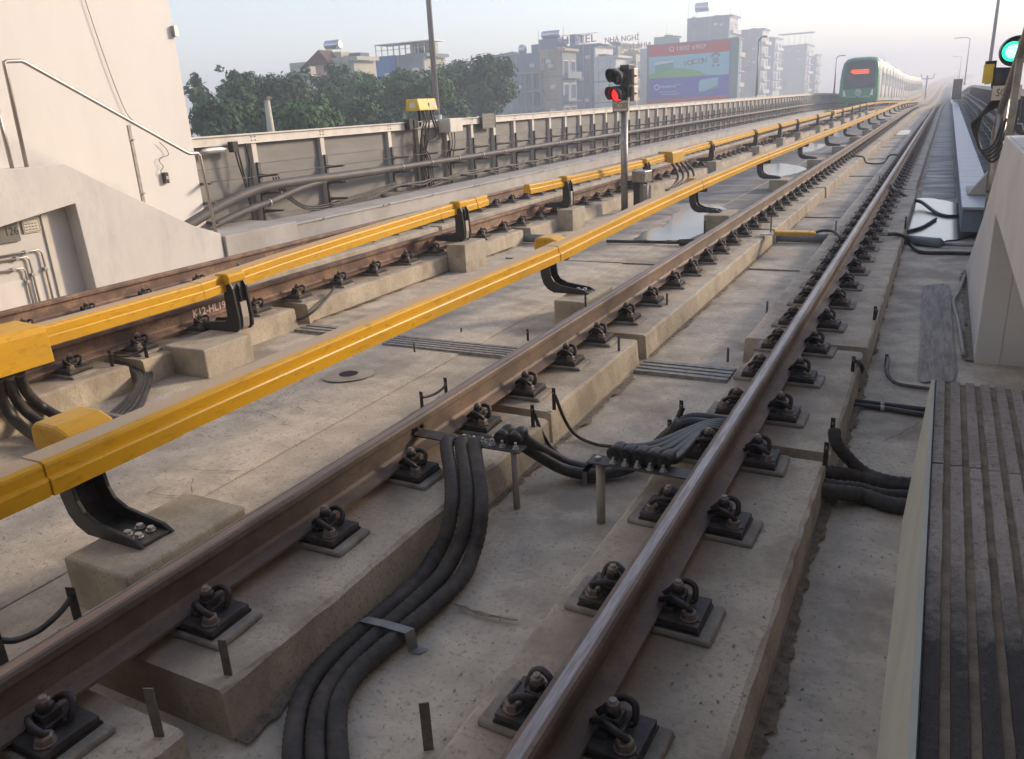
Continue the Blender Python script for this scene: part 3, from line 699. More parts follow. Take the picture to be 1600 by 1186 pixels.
# joint boxes (big yellow covers over the feeder cables)
def ybox(y0, y1, label, d=.30, z0=ZC-.20, z1=ZC+.05, dx=.14):
    b = MB(); xm = lpath((y0+y1)/2); z0 += lz(y0); z1 += lz(y0)
    b.prism([(xm-.20, z0+.05), (xm-.20, z1-.03), (xm-.17, z1), (xm+dx-.03, z1-.01), (xm+dx, z1-.05), (xm+dx+.01, z0), (xm+dx-.02, z0), (xm-.10, z0+.04)], 1, y0, y1)
    return tag(b.build('feeder_box', M['yellow'], bevel=.006), label, 'cable box', 'yellow feeder boxes on the cover')
y1 = at(84, 555, X=-4.17).y
ybox(y1-1.0, y1, 'large yellow box cut by the picture edge, with thick cables below')
y = at(1052, 250, X=-4.32).y; ybox(y-.05, y+.8, 'yellow box on the cover right behind the signal post, looping cables below')
y = at(1300, 176, X=-4.4).y; ybox(y, y+.9, 'small distant yellow box on the cover, short of the train')
# ================================================================== CABLES ON THE TRACK BED
def P3(*a):     # (x, y, Z) pixel + height triples
    return [at(x, y, Z=z) for x, y, z in a]
def cable(pts, r, matl, label, cat='cable', group=None, rings=0, n=10, k=8, name='cable', parent=None):
    Q = curve_pts(pts, k)
    b = MB()
    if rings:       # corrugated sleeve
        L = [0]
        for a, c in zip(Q, Q[1:]): L.append(L[-1]+(c-a).length)
        m_ = int(L[-1]/(rings*.62)); out = []; rr = []
        j = 0
        for i in range(m_+1):
            d = L[-1]*i/m_
            while j < len(L)-2 and L[j+1] < d: j += 1
            t = (d-L[j])/max(1e-6, L[j+1]-L[j]); out.append(Q[j].lerp(Q[j+1], t)); rr.append(r*(1.045 if i % 2 else .945))
        b.tube(out, r, 12, True, rr)
    else: b.tube(Q, r, n)
    o = b.build(name, matl, parent)
    return tag(o, label, cat, group) if parent is None else o
# connector plate on the brown rail
pz = -.095
t = thing('connector_plate', 'flat steel plate bolted to the brown rail with ribbed cables hanging from it', 'connector plate')
A = [at(661, 683, Z=pz), at(708, 672, Z=pz), at(824.6, 697, Z=pz), at(813, 706.5, Z=pz)]
ya, yb = A[0].y-.005, A[0].y+.085
xa, xb = -1.497+.0, A[2].x
b = MB(); b.box((-1.495, ya, pz-.004), (xb, yb, pz+.004)); b.build('plate', M['plate'], t, bevel=.002)
b = MB(); b.box((-1.4965, ya, pz+.003), (-1.489, yb, pz+.05)); 
for y in (ya+.022, yb-.022): b.tube([(-1.49, y, pz+.03), (-1.468, y, pz+.03)], .011, 8)
b.build('rail_lug', M['plate'], t)
px = [at(x, y, Z=pz+.02).x for x, y in ((725, 684), (741, 686), (754, 689), (767, 692), (783, 695))]
ym = (ya+yb)/2
for x in px+[xb-.035]:
    b = MB(); b.cyl((x, ym-.01, pz+.004), (x, ym-.01, pz+.009), .017, 12); hexa(b, (x, ym-.01, pz+.009), .0125, .012); b.cyl((x, ym-.01, pz+.02), (x, ym-.01, pz+.038), .0065, 8)
    b.build('stud', M['galv'], t)
b = MB(); b.cyl((xb-.05, ym, FL), (xb-.05, ym, pz-.004), .017, 14); b.build('post', M['pvcwhite'], t)
# three hanging cables (fixed under the near edge of the plate)
tops = [at(706, 690, Z=pz-.008), at(727, 691, Z=pz-.008), at(746, 695, Z=pz-.008)]
zf = FL+.05
def floorpts(L, z=zf): return [at(x, y, Z=z) for x, y in L]
HZ = (-.10, -.145, -.188, -.275, -.345, -.372)
def hang(tp, drop, fl): return [tp+Vector((0, .03, .0))]+[at(x, y, Z=z) for (x, y), z in zip(drop, HZ)]+floorpts(fl)
c1 = hang(tops[0], [(698,694),(705,744),(706,788),(698,832),(680,867),(655,906)], [(601,954),(557,992),(517,1027),(479,1073),(462,1128),(458,1200),(470,1300)])
c2 = hang(tops[1], [(721,694),(728,744),(730,788),(724,832),(710,867),(684,906)], [(633,954),(590,992),(548,1032),(514,1075),(496,1125),(494,1200),(506,1300)])
c3 = hang(tops[2], [(742,698),(748,744),(752,788),(748,832),(738,867),(722,902)], [(680,944),(640,978),(598,1014),(557,1052),(533,1090),(526,1130),(530,1200),(545,1300)])
G = 'thick ribbed black cables'
def fixc(c):    # ease the drop from the plate to the deck
    return c
for c, lab in ((c1, 'ribbed black cable hanging from the connector plate, closest to the plinth wall'), (c2, 'ribbed black cable hanging from the connector plate, middle of three'), (c3, 'ribbed black cable hanging from the connector plate, outermost of three')):
    cable(c, .034, M['sleeve'], lab, group=G, rings=.024)
# clamp strap over them
a_, c_ = at(567, 966, Z=zf+.04), at(640, 985, Z=zf+.04)
b = MB(); w = Vector((.01, .022, 0))
def strap(b, pts, w, th=.0035):
    pts = [Vector(p) for p in pts]; vs = []
    for p in pts: vs.append([b.bm.verts.new(p-w-Vector((0,0,0))), b.bm.verts.new(p+w)])
    for q, s in zip(vs, vs[1:]): b.bm.faces.new((q[0], s[0], s[1], q[1]))
    fs = b.bm.faces[:]; bmesh.ops.solidify(b.bm, geom=fs, thickness=th)
a_.z = zf+.038; c_.z = zf+.038
strap(b, [(a_.x-.005, a_.y+.0, FL+.003), a_, a_.lerp(c_, .5)+Vector((0,0,.004)), c_, (c_.x+.006, c_.y, FL+.008), (c_.x+.05, c_.y+.01, FL+.006)], Vector((.008, .020, 0)))
tag(b.build('cable_strap', M['galv']), 'bent grey metal strap over three ribbed cables', 'strap', 'metal straps holding cables down')

# connector plate on the polished rail
t = thing('connector_plate', 'wide steel plate under the polished rail with five black cable ends', 'connector plate')
B0, B1 = at(918, 720, Z=pz), at(1085, 745, Z=pz)
ya, yb = B0.y-.02, B0.y+.075
b = MB(); b.box((B0.x, ya, pz-.004), (-.008, yb, pz+.004)); b.build('plate', M['plate'], t, bevel=.002)
b = MB(); b.cyl((at(945, 712, Z=pz).x, ya+.045, FL), (at(945, 712, Z=pz).x, ya+.045, pz-.004), .021, 14); b.build('post', M['pvcwhite'], t)
b = MB(); hexa(b, (B0.x+.04, ya+.05, pz+.004), .015, .012); b.build('stud', M['galv'], t)
lx = [at(x, y, Z=pz+.02).x for x, y in ((962, 715), (981, 717), (1000, 720), (1020, 723), (1040, 727))]
for i, x in enumerate(lx):
    b = MB(); b.cyl((x, ya+.028, pz+.004), (x, ya+.028, pz+.010), .018, 12); hexa(b, (x, ya+.028, pz+.01), .0125, .012); b.cyl((x, ya+.028, pz+.02), (x, ya+.028, pz+.036), .0065, 8)
    b.build('stud', M['galv'], t)
# cables fanning from these studs, over the plinth and under the rail
for i, x in enumerate(lx):
    e = Vector((.12, 4.30-.05*i, -.20)); s = Vector((x, ya+.055, pz+.035))
    mid = Vector((x*.60-.20*.40+.02, ya+.19+.022*(4-i), -.092+.006*(i < 3)))
    pts = [s, s+Vector((.004, .05, .012)), mid, Vector((-.16, 3.90+.026*(4-i)-.10, -.148)), Vector((.02, 4.0-.05*i, -.20)), Vector((.28, 3.98-.06*i, -.2)) if False else Vector((.03, 3.95-.04*i, -.203))]
    cable(pts, .0225, M['cable'], 'thick black cable on the wide plate, %s of five from the post' % ORD[i], group='cables fanning from the wide plate', k=8, n=14)
    s0 = s+Vector((0, -.006, .004)); b = MB(); b.tube([s0+Vector((-.004,-.012,.006)), s0+Vector((0,.028,.006)), s0+Vector((.004,.062,.010)), s0+Vector((.008,.085,.012))], .033, 18, True, [.034, .033, .031, .023]); b.build('cable_boot', M['cable'], t)
    b = MB(); b.tube([s0+Vector((-.0045,-.0135,.006)), s0+Vector((-.004,-.0118,.006))], .027, 18); b.build('boot_opening', M['dark'], t)
# two thick cables arching from the first plate across the channel
for i, off in enumerate((0, .07)):
    s = Vector((px[3]+.03+off, ym+.05, pz+.03))
    pts = [s+Vector((0,-.01,0)), s+Vector((.01, .05, .018))]+P3((806+14*i, 688-2*i, -.11), (842+10*i, 712-6*i, -.24), (880+8*i, 733-8*i, -.34), (920+5*i, 741-9*i, -.37), (968, 736-12*i, -.37), (1012, 716-10*i, -.33))
    pts += [Vector((-.42+.03*i, pts[-1].y+.09, -.26)), Vector((-.30, pts[-1].y+.16, -.17)), Vector((-.10, pts[-1].y+.2, -.18)), Vector((0, pts[-1].y+.2, -.2))]
    cable(pts, .031, M['cable'], ('thick smooth black cable crossing the channel between two plates, %s one' % ('nearer', 'farther')[i]), group='cables crossing the channel', n=14)
    b = MB(); b.tube([s+Vector((0,-.03,-.0)), s+Vector((0,.02,.006))], .036, 14); tag(b.build('cable_boot', M['cable']), '%s black cable end on the first connector plate' % ('open', 'second open')[i], 'cable end')
q = at(918, 741, Z=-.37); b = MB(); strap(b, [(q.x, q.y-.045, FL+.002), (q.x, q.y-.042, -.335), (q.x, q.y+.14, -.335), (q.x, q.y+.145, FL+.002)], Vector((.014, .0, 0)))
tag(b.build('cable_strap', M['galv']), 'small grey strap over the cables crossing the channel', 'strap', 'metal straps holding cables down')
# thin earthing straps and steel strips
def strip_tag(x, y0, y1, label, Z=PT, w=.022, tilt=0, bolt=False, m_='tagst', lean=0):
    p = at(x, y1, Z=Z); 
    # height from the upper pixel
    hgt = max(.03, (at(x+lean, y0, Y=p.y).z-Z))
    t = thing('steel_strip', label, 'steel strip', (p.x, p.y, Z-.002), math.radians(tilt), 'upright steel strips')
    b = MB(); b.box((-w/2, -.002, 0), (w/2, .002, hgt)); b.build('strip', M[m_], t)
    if bolt:
        b = MB(); b.tube([(0, -.012, hgt*.78), (0, .014, hgt*.78)], .006, 8); b.cyl((0, .014, hgt*.78), (0, .014, hgt*.78+.0001), .006) if False else None
        b.build('bolt', M['bolt'], t)
    return p, hgt
strip_tag(357, 1003, 1055, 'grey steel strip in front of a fastener, lower of two on the brown rail\'s plinth', w=.028, tilt=20)
strip_tag(249, 1082, 1150, 'grey steel strip with a hole on the corner plinth piece', w=.03, tilt=25)
strip_tag(670, 1100, 1172, 'dark steel strip standing alone in the channel near the bottom', Z=FL, w=.032, tilt=35)
strip_tag(456, 990, 1040, 'rusty steel strip let into the side of the plinth', Z=FL+.0, w=.026, tilt=80)
S_ = [strip_tag(660, 612, 640, 'black strip left of a small looped strap, behind the brown rail', Z=FL+.2, bolt=True, m_='clip'),
      strip_tag(698, 590, 624, 'black strip with loose strap, behind the brown rail', Z=FL+.2, bolt=True, m_='clip'),
      strip_tag(833, 632, 667, 'black strip on the plinth edge, nearer of two with drooping straps', bolt=True, m_='clip'),
      strip_tag(866, 606, 640, 'black strip at the plinth corner, farther of two with drooping straps', bolt=True, m_='clip'),
      strip_tag(1046, 655, 680, 'short black strip at the foot of the plinth by the wide plate', Z=PT-.02, bolt=True, m_='clip'),
      strip_tag(1064, 625, 660, 'black strip with nut beside the wide plate', Z=PT, bolt=True, m_='clip')]
def sag(a, c, d, lab, r=.008, m_='cable', fr=.5):
    pts = [Vector(a), Vector(a).lerp(Vector(c), .2)+Vector((0,0,-d*.6)), Vector(a).lerp(Vector(c), fr)+Vector((0,0,-d)), Vector(a).lerp(Vector(c), .8)+Vector((0,0,-d*.75)), Vector(c)]
    return cable(pts, r, M[m_], lab, 'earthing strap', 'thin drooping straps')
def top(sp, dz=.0): p, hh = sp; return Vector((p.x+.01, p.y-.005, p.z+hh*.7+dz))
sag(top(S_[0]), top(S_[1]), .02, 'short looped strap behind the brown rail')
cable([top(S_[2])]+P3((845, 672, -.26), (862, 700, -.38), (890, 722, -.40), (918, 737, -.40)), .010, M['cable'], 'thin strap drooping from the nearer strip to the cables', 'earthing strap')
cable([top(S_[3])]+P3((882, 655, -.28), (900, 680, -.39), (930, 694, -.40), (962, 698, -.39), (1000, 700, -.37)), .010, M['cable'], 'thin strap drooping from the plinth corner to the five cables', 'earthing strap')
cable([top(S_[5])]+[top(S_[5])+Vector((-.02, -.03, -.06)), top(S_[4])+Vector((.02,.0,.01)), top(S_[4])+Vector((-.02,-.05,-.08))], .016, M['cable'], 'short thick strap between two strips by the wide plate', 'earthing strap')
# black strips behind the brown rail at the lower left
A1 = strip_tag(122, 922, 968, 'black strip behind the brown rail at lower left, farther of two', Z=-.19, w=.035, m_='clip', tilt=20)
A2 = strip_tag(8, 990, 1040, 'black strip behind the brown rail, cut by the picture edge', Z=-.19, w=.035, m_='clip', tilt=20)
sag(A1[0]+Vector((0,0,A1[1]*.7)), A2[0]+Vector((0,0,A2[1]*.7)), .05, 'black strap sagging between two strips at the lower left', r=.011)
for x, y0, y1, Z, lab, bt in ((825, 514, 532, PT, 'small dark strip on the brown rail\'s plinth, far side of the gap', 1), (915, 457, 480, PT, 'black strip on the corner of the block behind the brown rail', 1),
      (967, 525, 548, PT, 'thin steel strip at the plinth end before the ribbed joint', 0), (1042, 458, 476, PT, 'thin steel strip past the ribbed joint, brown rail side', 0),
      (1137, 543, 566, FL, 'thin strip in the channel at the ribbed joint', 0), (1198, 470, 492, FL, 'thin strip alone in the channel before the yellow sensor', 0), (648, 535, 552, FL, 'small strip under the long yellow cover by the joint strip', 0), (721, 512, 520, FL, 'tiny strip on the deck between yellow cover and brown rail', 0),
      (1204, 336, 366, PT, 'tall thin strip by the left end of the yellow sensor', 0), (1305, 345, 368, PT, 'thin strip by the cable end of the yellow sensor', 0),
      (1372, 275, 300, PT, 'thin strip beyond the yellow sensor in the channel', 0), (1108, 372, 395, FL, 'black strip by the pipe collar under the brown rail', 1), (1101, 345, 365, PT, 'black strip on the block in the puddle', 1)):
    strip_tag(x, y0, y1, lab, Z=Z, w=.018, bolt=bool(bt), m_='clip' if bt else 'tagst')
R_S = [strip_tag(1299, 652, 690, 'black strip with drooping thick cable, farther of two at the plinth gap', bolt=True, m_='clip'),
       strip_tag(1289, 690, 727, 'black strip at the plinth gap corner, nearer of two', bolt=True, m_='clip'),
       strip_tag(1332, 556, 581, 'black strip with a small loop of wire, by the thin pipes', bolt=True, m_='clip'),
       strip_tag(1366, 478, 500, 'black strip with a wire running down the plinth side', bolt=True, m_='clip'),
       strip_tag(1384, 553, 572, 'dark strip standing on the deck with a bent grey cable', Z=FL, bolt=True, m_='clip'),
       strip_tag(1414, 338, 358, 'black strip by the round pipe end', bolt=True, m_='clip')]
cable([top(R_S[3])]+P3((1367, 500, -.25), (1367, 520, -.35), (1358, 556, -.40), (1350, 572, -.41)), .012, M['cable'], 'thin black cable down the side of the plinth', 'cable')
cable([top(R_S[2])]+P3((1342, 566, -.22), (1348, 576, -.3), (1342, 590, -.39), (1341, 610, -.40)), .012, M['cable'], 'small bent black cable above the thin pipes', 'cable')
cable([top(R_S[4])]+P3((1386, 582, -.37), (1396, 596, -.39), (1412, 602, -.40), (1450, 607, -.40), (1500, 612, -.40)), .013, M['gcable'], 'grey cable bending from a strip to the ribbed platform edge', 'cable')
for i, (ya_, yb_) in enumerate(((628, 639), (634, 647))):
    cable(P3((1310, ya_-4, -.40), (1380, ya_+4, -.40), (1445, yb_+1, -.40), (1560, yb_+14, -.40)), .016, M['cable'], 'thin black pipe across the deck at the plinth, %s of two' % ('farther', 'nearer')[i], 'pipe', 'pair of thin black pipes')
    q = P3((1379, ya_+4, -.40))[0]; b = MB(); b.tube([q+Vector((-.012,0,0)), q+Vector((.012,.0,0))], .019, 12); tag(b.build('pipe_clip', M['galv']), 'bright ring on the %s thin black pipe' % ('farther', 'nearer')[i], 'pipe clip')
# thick cables on the right
cable([top(R_S[0])+Vector((.0,-.01,-.02))]+P3((1306, 690, -.20), (1322, 712, -.27), (1350, 738, -.36), (1390, 752, -.37), (1430, 757, -.37), (1560, 775, -.37)), .032, M['sleeve'], 'thick black cable drooping from a strip to the ribbed platform edge', group='thick cables at the platform edge', rings=.03)
for i, (y0, y1, r) in enumerate(((738, 758, .033), (757, 772, .026), (768, 790, .038))):
    cable([Vector((.05, at(1300, y0, Z=-.30).y, -.30))]+P3((1300, y0, -.33), (1345, y0+6, -.38+r*.2), (1385, (y0+y1)/2+8, -.38), (1425, y1+3, -.38), (1560, y1+22, -.38)), r, M['sleeve'], 'thick black cable lying on the deck by the platform, %s from the bottom' % ('third', 'second', 'first')[i], group='thick cables at the platform edge', rings=.03)
# wire on the plinth near the far loops
cable(P3((1392, 290, -.12), (1402, 300, -.16), (1425, 312, -.28), (1440, 316, -.32), (1462, 332, -.38), (1480, 338, -.39), (1500, 338, -.39), (1530, 340, -.39)), .028, M['cable'], 'black cable curving over the bright puddle', 'cable')
cable(P3((1415, 362, -.38), (1440, 355, -.38), (1462, 342, -.38)), .022, M['cable'], 'short black cable lying in the bright puddle', 'cable')
cable(P3((1388, 366, -.17), (1402, 366, -.18), (1416, 372, -.28), (1424, 384, -.38), (1440, 394, -.395), (1480, 395, -.395), (1520, 396, -.395)), .022, M['cable'], 'black cable dropping from the polished rail, just nearer than the puddle', 'cable')
b = MB(); q0, q1 = P3((1415, 374, -.36), (1462, 379, -.36)); b.tube([q0, q1, q1+Vector((.03,0,0)), q1+Vector((.09, 0, -.02))], .06, 16, True, [.06, .06, .066, .03]); b.tube([q1+Vector((.08,0,-.02)), q1+Vector((.8,0,-.02))], .022, 10)
tag(b.build('pipe', M['greypvc']), 'short wide grey pipe with a tapered end beside the bright puddle', 'pipe')
# grey pipe and yellow sensor between the plinths
q0 = at(1207, 371, Z=-.345); b = MB(); b.tube([(-1.10, q0.y+.06, -.345), (-.40, q0.y+.06, -.345)], .066, 20); tag(b.build('pipe', M['greypvc']), 'wide grey plastic pipe under the yellow track sensor', 'pipe')
q0 = at(1208, 362, Z=-.165); t = thing('track_sensor', 'flat yellow track sensor on a steel bar between the rails', 'track sensor', (0, q0.y, 0))
b = MB(); b.box((-1.15, -.07, -.20), (-.52, .07, -.192)); b.box((-1.15, -.07, -.192), (-.98, .07, -.188)); b.build('bar', M['galv'], t)
b = MB(); x0 = at(1213, 360, Z=-.165).x; x1 = at(1277, 362, Z=-.165).x; b.box((x0, -.085, -.19), (x1, .085, -.150)); b.build('housing', M['yellow'], t, bevel=.012)
for x in (x0+.08, (x0+x1)/2, x1-.08):
    for y in (-.05, .05):
        b = MB(); b.cyl((x, y, -.151), (x, y, -.1485), .009, 10); b.build('screw', M['plate'], t)
cable([Vector((x1-.02, q0.y, -.165)), Vector((x1+.08, q0.y+.02, -.14)), Vector((x1+.2, q0.y+.0, -.15)), Vector((x1+.32, q0.y-.25, -.18)), Vector((x1+.45, q0.y-.3, -.19))], .017, M['cable'], 'black cable from the yellow sensor to the polished rail', 'cable')
cable([Vector((-1.6, 23.0, -.19)), Vector((-1.08, 23.2, -.21)), Vector((-.95, 23.3, -.38)), Vector((-.55, 23.2, -.38)), Vector((-.42, 23.3, -.2)), Vector((-.1, 23.1, -.19))], .02, M['cable'], 'far black cable crossing between the brown and polished rails', 'cable')
# black pipe across the puddle below the long cover
b = MB(); q0, q1 = P3((948, 377, -.38), (1062, 379, -.38)); b.tube([q0, q1], .022, 10); b.tube([q1, q1+Vector((.30,0,.02))], .045, 14); b.tube([q1+Vector((-.14,0,0)), q1+Vector((-.17,0,0))], .028, 10)
tag(b.build('pipe', M['cable']), 'black pipe with a thick collar along the near rim of the large puddle', 'pipe')
b = MB(); q0 = at(826, 372, Z=-.35); b.tube([(q0.x-.1, q0.y, -.35), (q0.x+.85, q0.y-.05, -.35)], .06, 16); b.tube([(q0.x+.55, q0.y-.03, -.35), (q0.x+.95, q0.y-.05, -.35)], .05, 12)
tag(b.build('pipe', M['greypvc']), 'grey pipe stub in the gap behind the long cover\'s second bracket', 'pipe')
# cables below the large yellow box
for i in range(3):
    pts = P3((-4+17*i, 590-4*i, .06), (2+19*i, 622-6*i, -.12), (22+20*i, 655-11*i, -.28), (56+17*i, 682-16*i, -.36), (98+12*i, 700-18*i, -.375), (128+8*i, 706-18*i, -.38))
    cable(pts, .034, M['sleeve' if i % 2 else 'cable'], 'thick black cable dropping from the large yellow box, %s from the outside' % ORD[i], group='cables below the large yellow box', n=14)
for i in range(5):
    pts = P3((100+10*i, 716-5*i, -.38), (142+11*i, 676-3*i, -.375), (172+11*i, 650-3*i, -.37), (202+7*i, 622-4*i, -.36), (216+4.5*i, 600-5*i, -.34), (211+2*i, 584-4*i, -.31), (196-1*i, 573-1.5*i, -.28))
    pts += [Vector((pts[-1].x-.25, pts[-1].y+.03, -.28))]
    cable(pts, .021, M['sleeve' if i % 2 else 'cable'], 'black cable curling into the plinth gap under the metal strap, %s of five' % ORD[i], group='cables curling into the plinth gap', n=12)
b = MB(); q0, q1 = at(136, 643, Z=-.31), at(197, 651, Z=-.31); strap(b, [q0+Vector((-.03,0,-.1)), q0, q0.lerp(q1, .5)+Vector((0,0,.006)), q1, q1+Vector((.005,0,-.11))], Vector((.004, .018, 0)), .004)
tag(b.build('cable_strap', M['galv']), 'white metal strap over the curled cables behind the long yellow cover', 'strap', 'metal straps holding cables down')
for x, y0, y1, lab in ((176, 548, 574, 'black strip with a nut by the plinth gap under the yellow cover'), (230, 537, 560, 'black strip at the corner of the plinth gap, joined by a wire')):
    strip_tag(x, y0, y1, lab, Z=PT-.01, w=.04, bolt=True, m_='clip')
sag(at(180, 556, Z=-.16), at(226, 545, Z=-.16), .02, 'short wire joining two strips under the yellow cover', r=.01)
cable(P3((402, 482, -.2), (420, 490, -.26), (445, 498, -.33), (470, 498, -.33), (495, 482, -.27), (515, 460, -.2), (522, 449, -.17)), .013, M['cable'], 'thin black cable looping across the plinth gap past the stencil', 'cable')
for i in range(4):
    y_ = at(1050, 262, X=-4.5).y
    q = [Vector((-4.55+.07*i, y_+.15+.1*i, .1)), Vector((-4.45+.09*i, y_+.2+.1*i, -.08)), Vector((-4.38+.10*i, y_+.05+.05*i, -.25)), Vector((-4.40+.06*i, y_-.35+.02*i, -.37)), Vector((-4.42, y_-.8, -.37)), Vector((-4.6, y_-1.1, -.30))]
    cable(q, .028, M['cable'], 'thick black cable looping below the second yellow box, %s one' % ORD[i], group='cables looping below the second yellow box')

# ================================================================== PLATFORM EDGE, right
t = thing('platform_edge', 'ribbed worn concrete platform edge strip with a pale painted side', 'platform edge')
PE = .985
x0p = .785
b = MB(); b.box((x0p+.004, -3.0, PE-.26), (2.6, 1.522, PE-.012)); b.build('slab', M['ribconc'], t)
b = MB(); b.prism([(x0p-.002, PE+.001), (x0p+.0035, PE+.001), (x0p+.0035, PE-.28), (x0p-.020, PE-.285)], 1, -3.0, 1.518); b.build('painted_side', M['creamtrim'], t)
b = MB(); b.box((x0p+.004, -3.0, PE-.0115), (1.14, 1.521, PE-.0045)); b.build('grooves', M['ribgap'], t)
rnd = random.Random(5)
k = 0
xs = x0p+.004
while xs < 1.12:
    for (ya_, yb_) in ((-3.0, 1.152), (1.156, 1.523)):
        b = MB(); n = 50; pr = [(xs, PE-.010), (xs+.0018, PE-.0015), (xs+.0150, PE), (xs+.0172, PE-.010)]; n = 150
        ys = [ya_+(yb_-ya_)*i/n for i in range(n+1)]
        b.sweep(pr, ys, closed=True)
        for v in b.bm.verts:
            if v.co.z > PE-.005: v.co.z += rnd.uniform(-.0009, .0004); v.co.x += rnd.uniform(-.0005, .0005)
        for f in b.bm.faces:
            pass
        b.build('rib', [M['ribconc'], M['ribdark']], t)
    xs += .0227; k += 1
# ================================================================== STATION END, left
t = thing('station_tower', 'tall white station wall at the left with a thin hanging wire beside it', 'building')
b = MB(); b.box((-14, -5, -3), (-8.3, 8.02, 10)); b.build('wall', M['white'], t)
b = MB(); b.box((-8.32, 7.99, 2.55), (-8.24, 8.05, 2.68)); b.build('corner_fitting', M['galv'], t)
t = thing('stair_parapet', 'white painted parapet of the end stair, with a deep recess beside the rusty rail', 'parapet')
X0 = -7.54
b = MB(); b.prism([(-20, 1.131), (5.60, 1.131), (7.12, .257), (7.55, .084), (7.57, -.45), (5.65, -.45), (5.62, .715), (4.0, .47), (-20, .47)], 0, X0-.20, X0); b.build('wall', M['parapet'], t, bevel=.006)
b = MB(); b.box((-8.0, -20, -.45), (X0-.2005, 5.86, .95)); b.build('back_wall', M['parapet'], t)
b = MB(); b.prism([(5.86, .95), (7.1, .10), (7.5, -.02), (7.5, -.45), (5.86, -.45)], 0, -8.29, X0-.2005); b.build('stair', M['trough'], t)
b = MB(); b.box((-8.5, 7.58, -.45), (-7.50, 8.95, .045)); tag(b.build('concrete_step', M['trough'], bevel=.01), 'low pale concrete step at the foot of the white stair', 'concrete step')
# things on the recess wall
XB = -7.740
def quad_plate(px, X, th, matl, name, parent, bev=.003):
    P = [at(x, y, X=X) for x, y in px]; y0 = min(p.y for p in P); y1 = max(p.y for p in P); zs = sorted(p.z for p in P)
    z0 = (zs[0]+zs[1])/2; z1 = (zs[2]+zs[3])/2
    b = MB(); b.box((X-th, y0, z0), (X, y1, z1)); return b.build(name, matl, parent, bevel=bev), y0, y1, z0, z1
t = thing('number_sign', 'dark grey plate numbered 126 inside the stair recess', 'sign')
o, y0, y1, z0, z1 = quad_plate([(-6,349),(26,345),(32,377),(-2,381)], XB+.03, .02, M['signdark'], 'plate', t)
text('126', 'lettering', .115, M['ink'], t, (XB+.0312, at(15, 362, X=XB).y, (z0+z1)/2), (math.radians(90), 0, math.radians(90)), .001, sx=.85)
t = thing('notice_plate', 'small pale notice plate with a thin black frame next to the 126 sign', 'sign')
o, y0, y1, z0, z1 = quad_plate([(35,343),(60,340),(64,362),(38,365)], XB+.02, .012, M['fpost'], 'plate', t)
b = MB()
for a, c in (((y0+.01, z0+.01), (y1-.01, z0+.014)), ((y0+.01, z1-.014), (y1-.01, z1-.01)), ((y0+.01, z0+.014), (y0+.014, z1-.014)), ((y1-.014, z0+.014), (y1-.01, z1-.014))):
    b.box((XB+.0202, a[0], a[1]), (XB+.0215, c[0], c[1]))
for i in range(3):
    n = 4
    for j in range(n): b.box((XB+.0202, y0+.025+j*(y1-y0-.05)/n, z0+.03+i*.03), (XB+.0212, y0+.025+(j+.7)*(y1-y0-.05)/n, z0+.038+i*.03))
b.build('markings', M['ink'], t)
for i, L in enumerate(([(-20,402),(64,389.5),(84,480)], [(-20,410),(44.5,400.6),(62,485)], [(-20,428),(38,418),(52,485)])):
    P = [at(x, y, X=XB+.03) for x, y in L]
    P = [Vector((XB+.03, P[0].y, P[1].z)), Vector((XB+.03, P[1].y-.03, P[1].z)), Vector((XB+.03, P[1].y, P[1].z-.03)), Vector((XB+.03, P[1].y, P[2].z))]
    t = thing('conduit', 'thin wall conduit turning down below the 126 sign, %s of three' % ('outermost', 'middle', 'innermost')[i], 'conduit', group='conduits in the stair recess')
    b = MB(); b.tube(P, .011, 10); b.build('tube', M['steel'], t)
    for p in (P[0].lerp(P[1], .75), P[2].lerp(P[3], .3)):
        b = MB(); b.box((XB, p.y-.02, p.z-.018), (XB+.046, p.y+.02, p.z+.018)); b.build('clamp', M['galv'], t, bevel=.004)
t = thing('door_frame', 'cream painted door frame in the stair recess', 'door frame')
yq = at(82, 400, X=XB).y; b = MB(); b.box((XB, yq-.035, -.45), (XB+.02, yq+.035, .63)); b.build('frame', M['fpost'], t, bevel=.003); b = MB(); b.box((XB, -3, -.45), (XB+.008, yq-.22, .0)); b.build('panel', M['white'], t)
# handrail
XH = -7.64
def hp(x, y): return at(x, y, X=XH)
t = thing('handrail', 'brushed steel handrail going down the stair to the deck', 'handrail')
b = MB()
P = [hp(42, 262), hp(8, 105), hp(6, 98), hp(10, 96), hp(33, 95), hp(38, 97), hp(290, 237.5), hp(296, 240), hp(308, 239), hp(312, 243), hp(338, 367)]
P[0].z = 1.12; b.tube(P, .021, 12); b.build('rail', M['steel'], t)
b = MB(); a = hp(19, 262); a.z = 1.12; b.tube([a, hp(-9, 150)], .021, 12); b.build('post', M['steel'], t)
p = hp(197, 195); q = hp(222, 305); b = MB(); b.box((XH-.012, q.y-.02, q.z-.1), (XH+.012, q.y+.02, p.z-.005)); b.build('post', M['steeld'], t, bevel=.002)
for yy, zz in ((q.y, q.z+.02), (q.y, p.z-.17)):
    b = MB(); b.tube([(XH-.03, yy, zz), (XH+.05, yy, zz)], .012, 8); b.box((XH+.012, yy-.04, zz-.008), (XH+.02, yy+.04, zz+.008)); b.build('bracket', M['steel'], t)
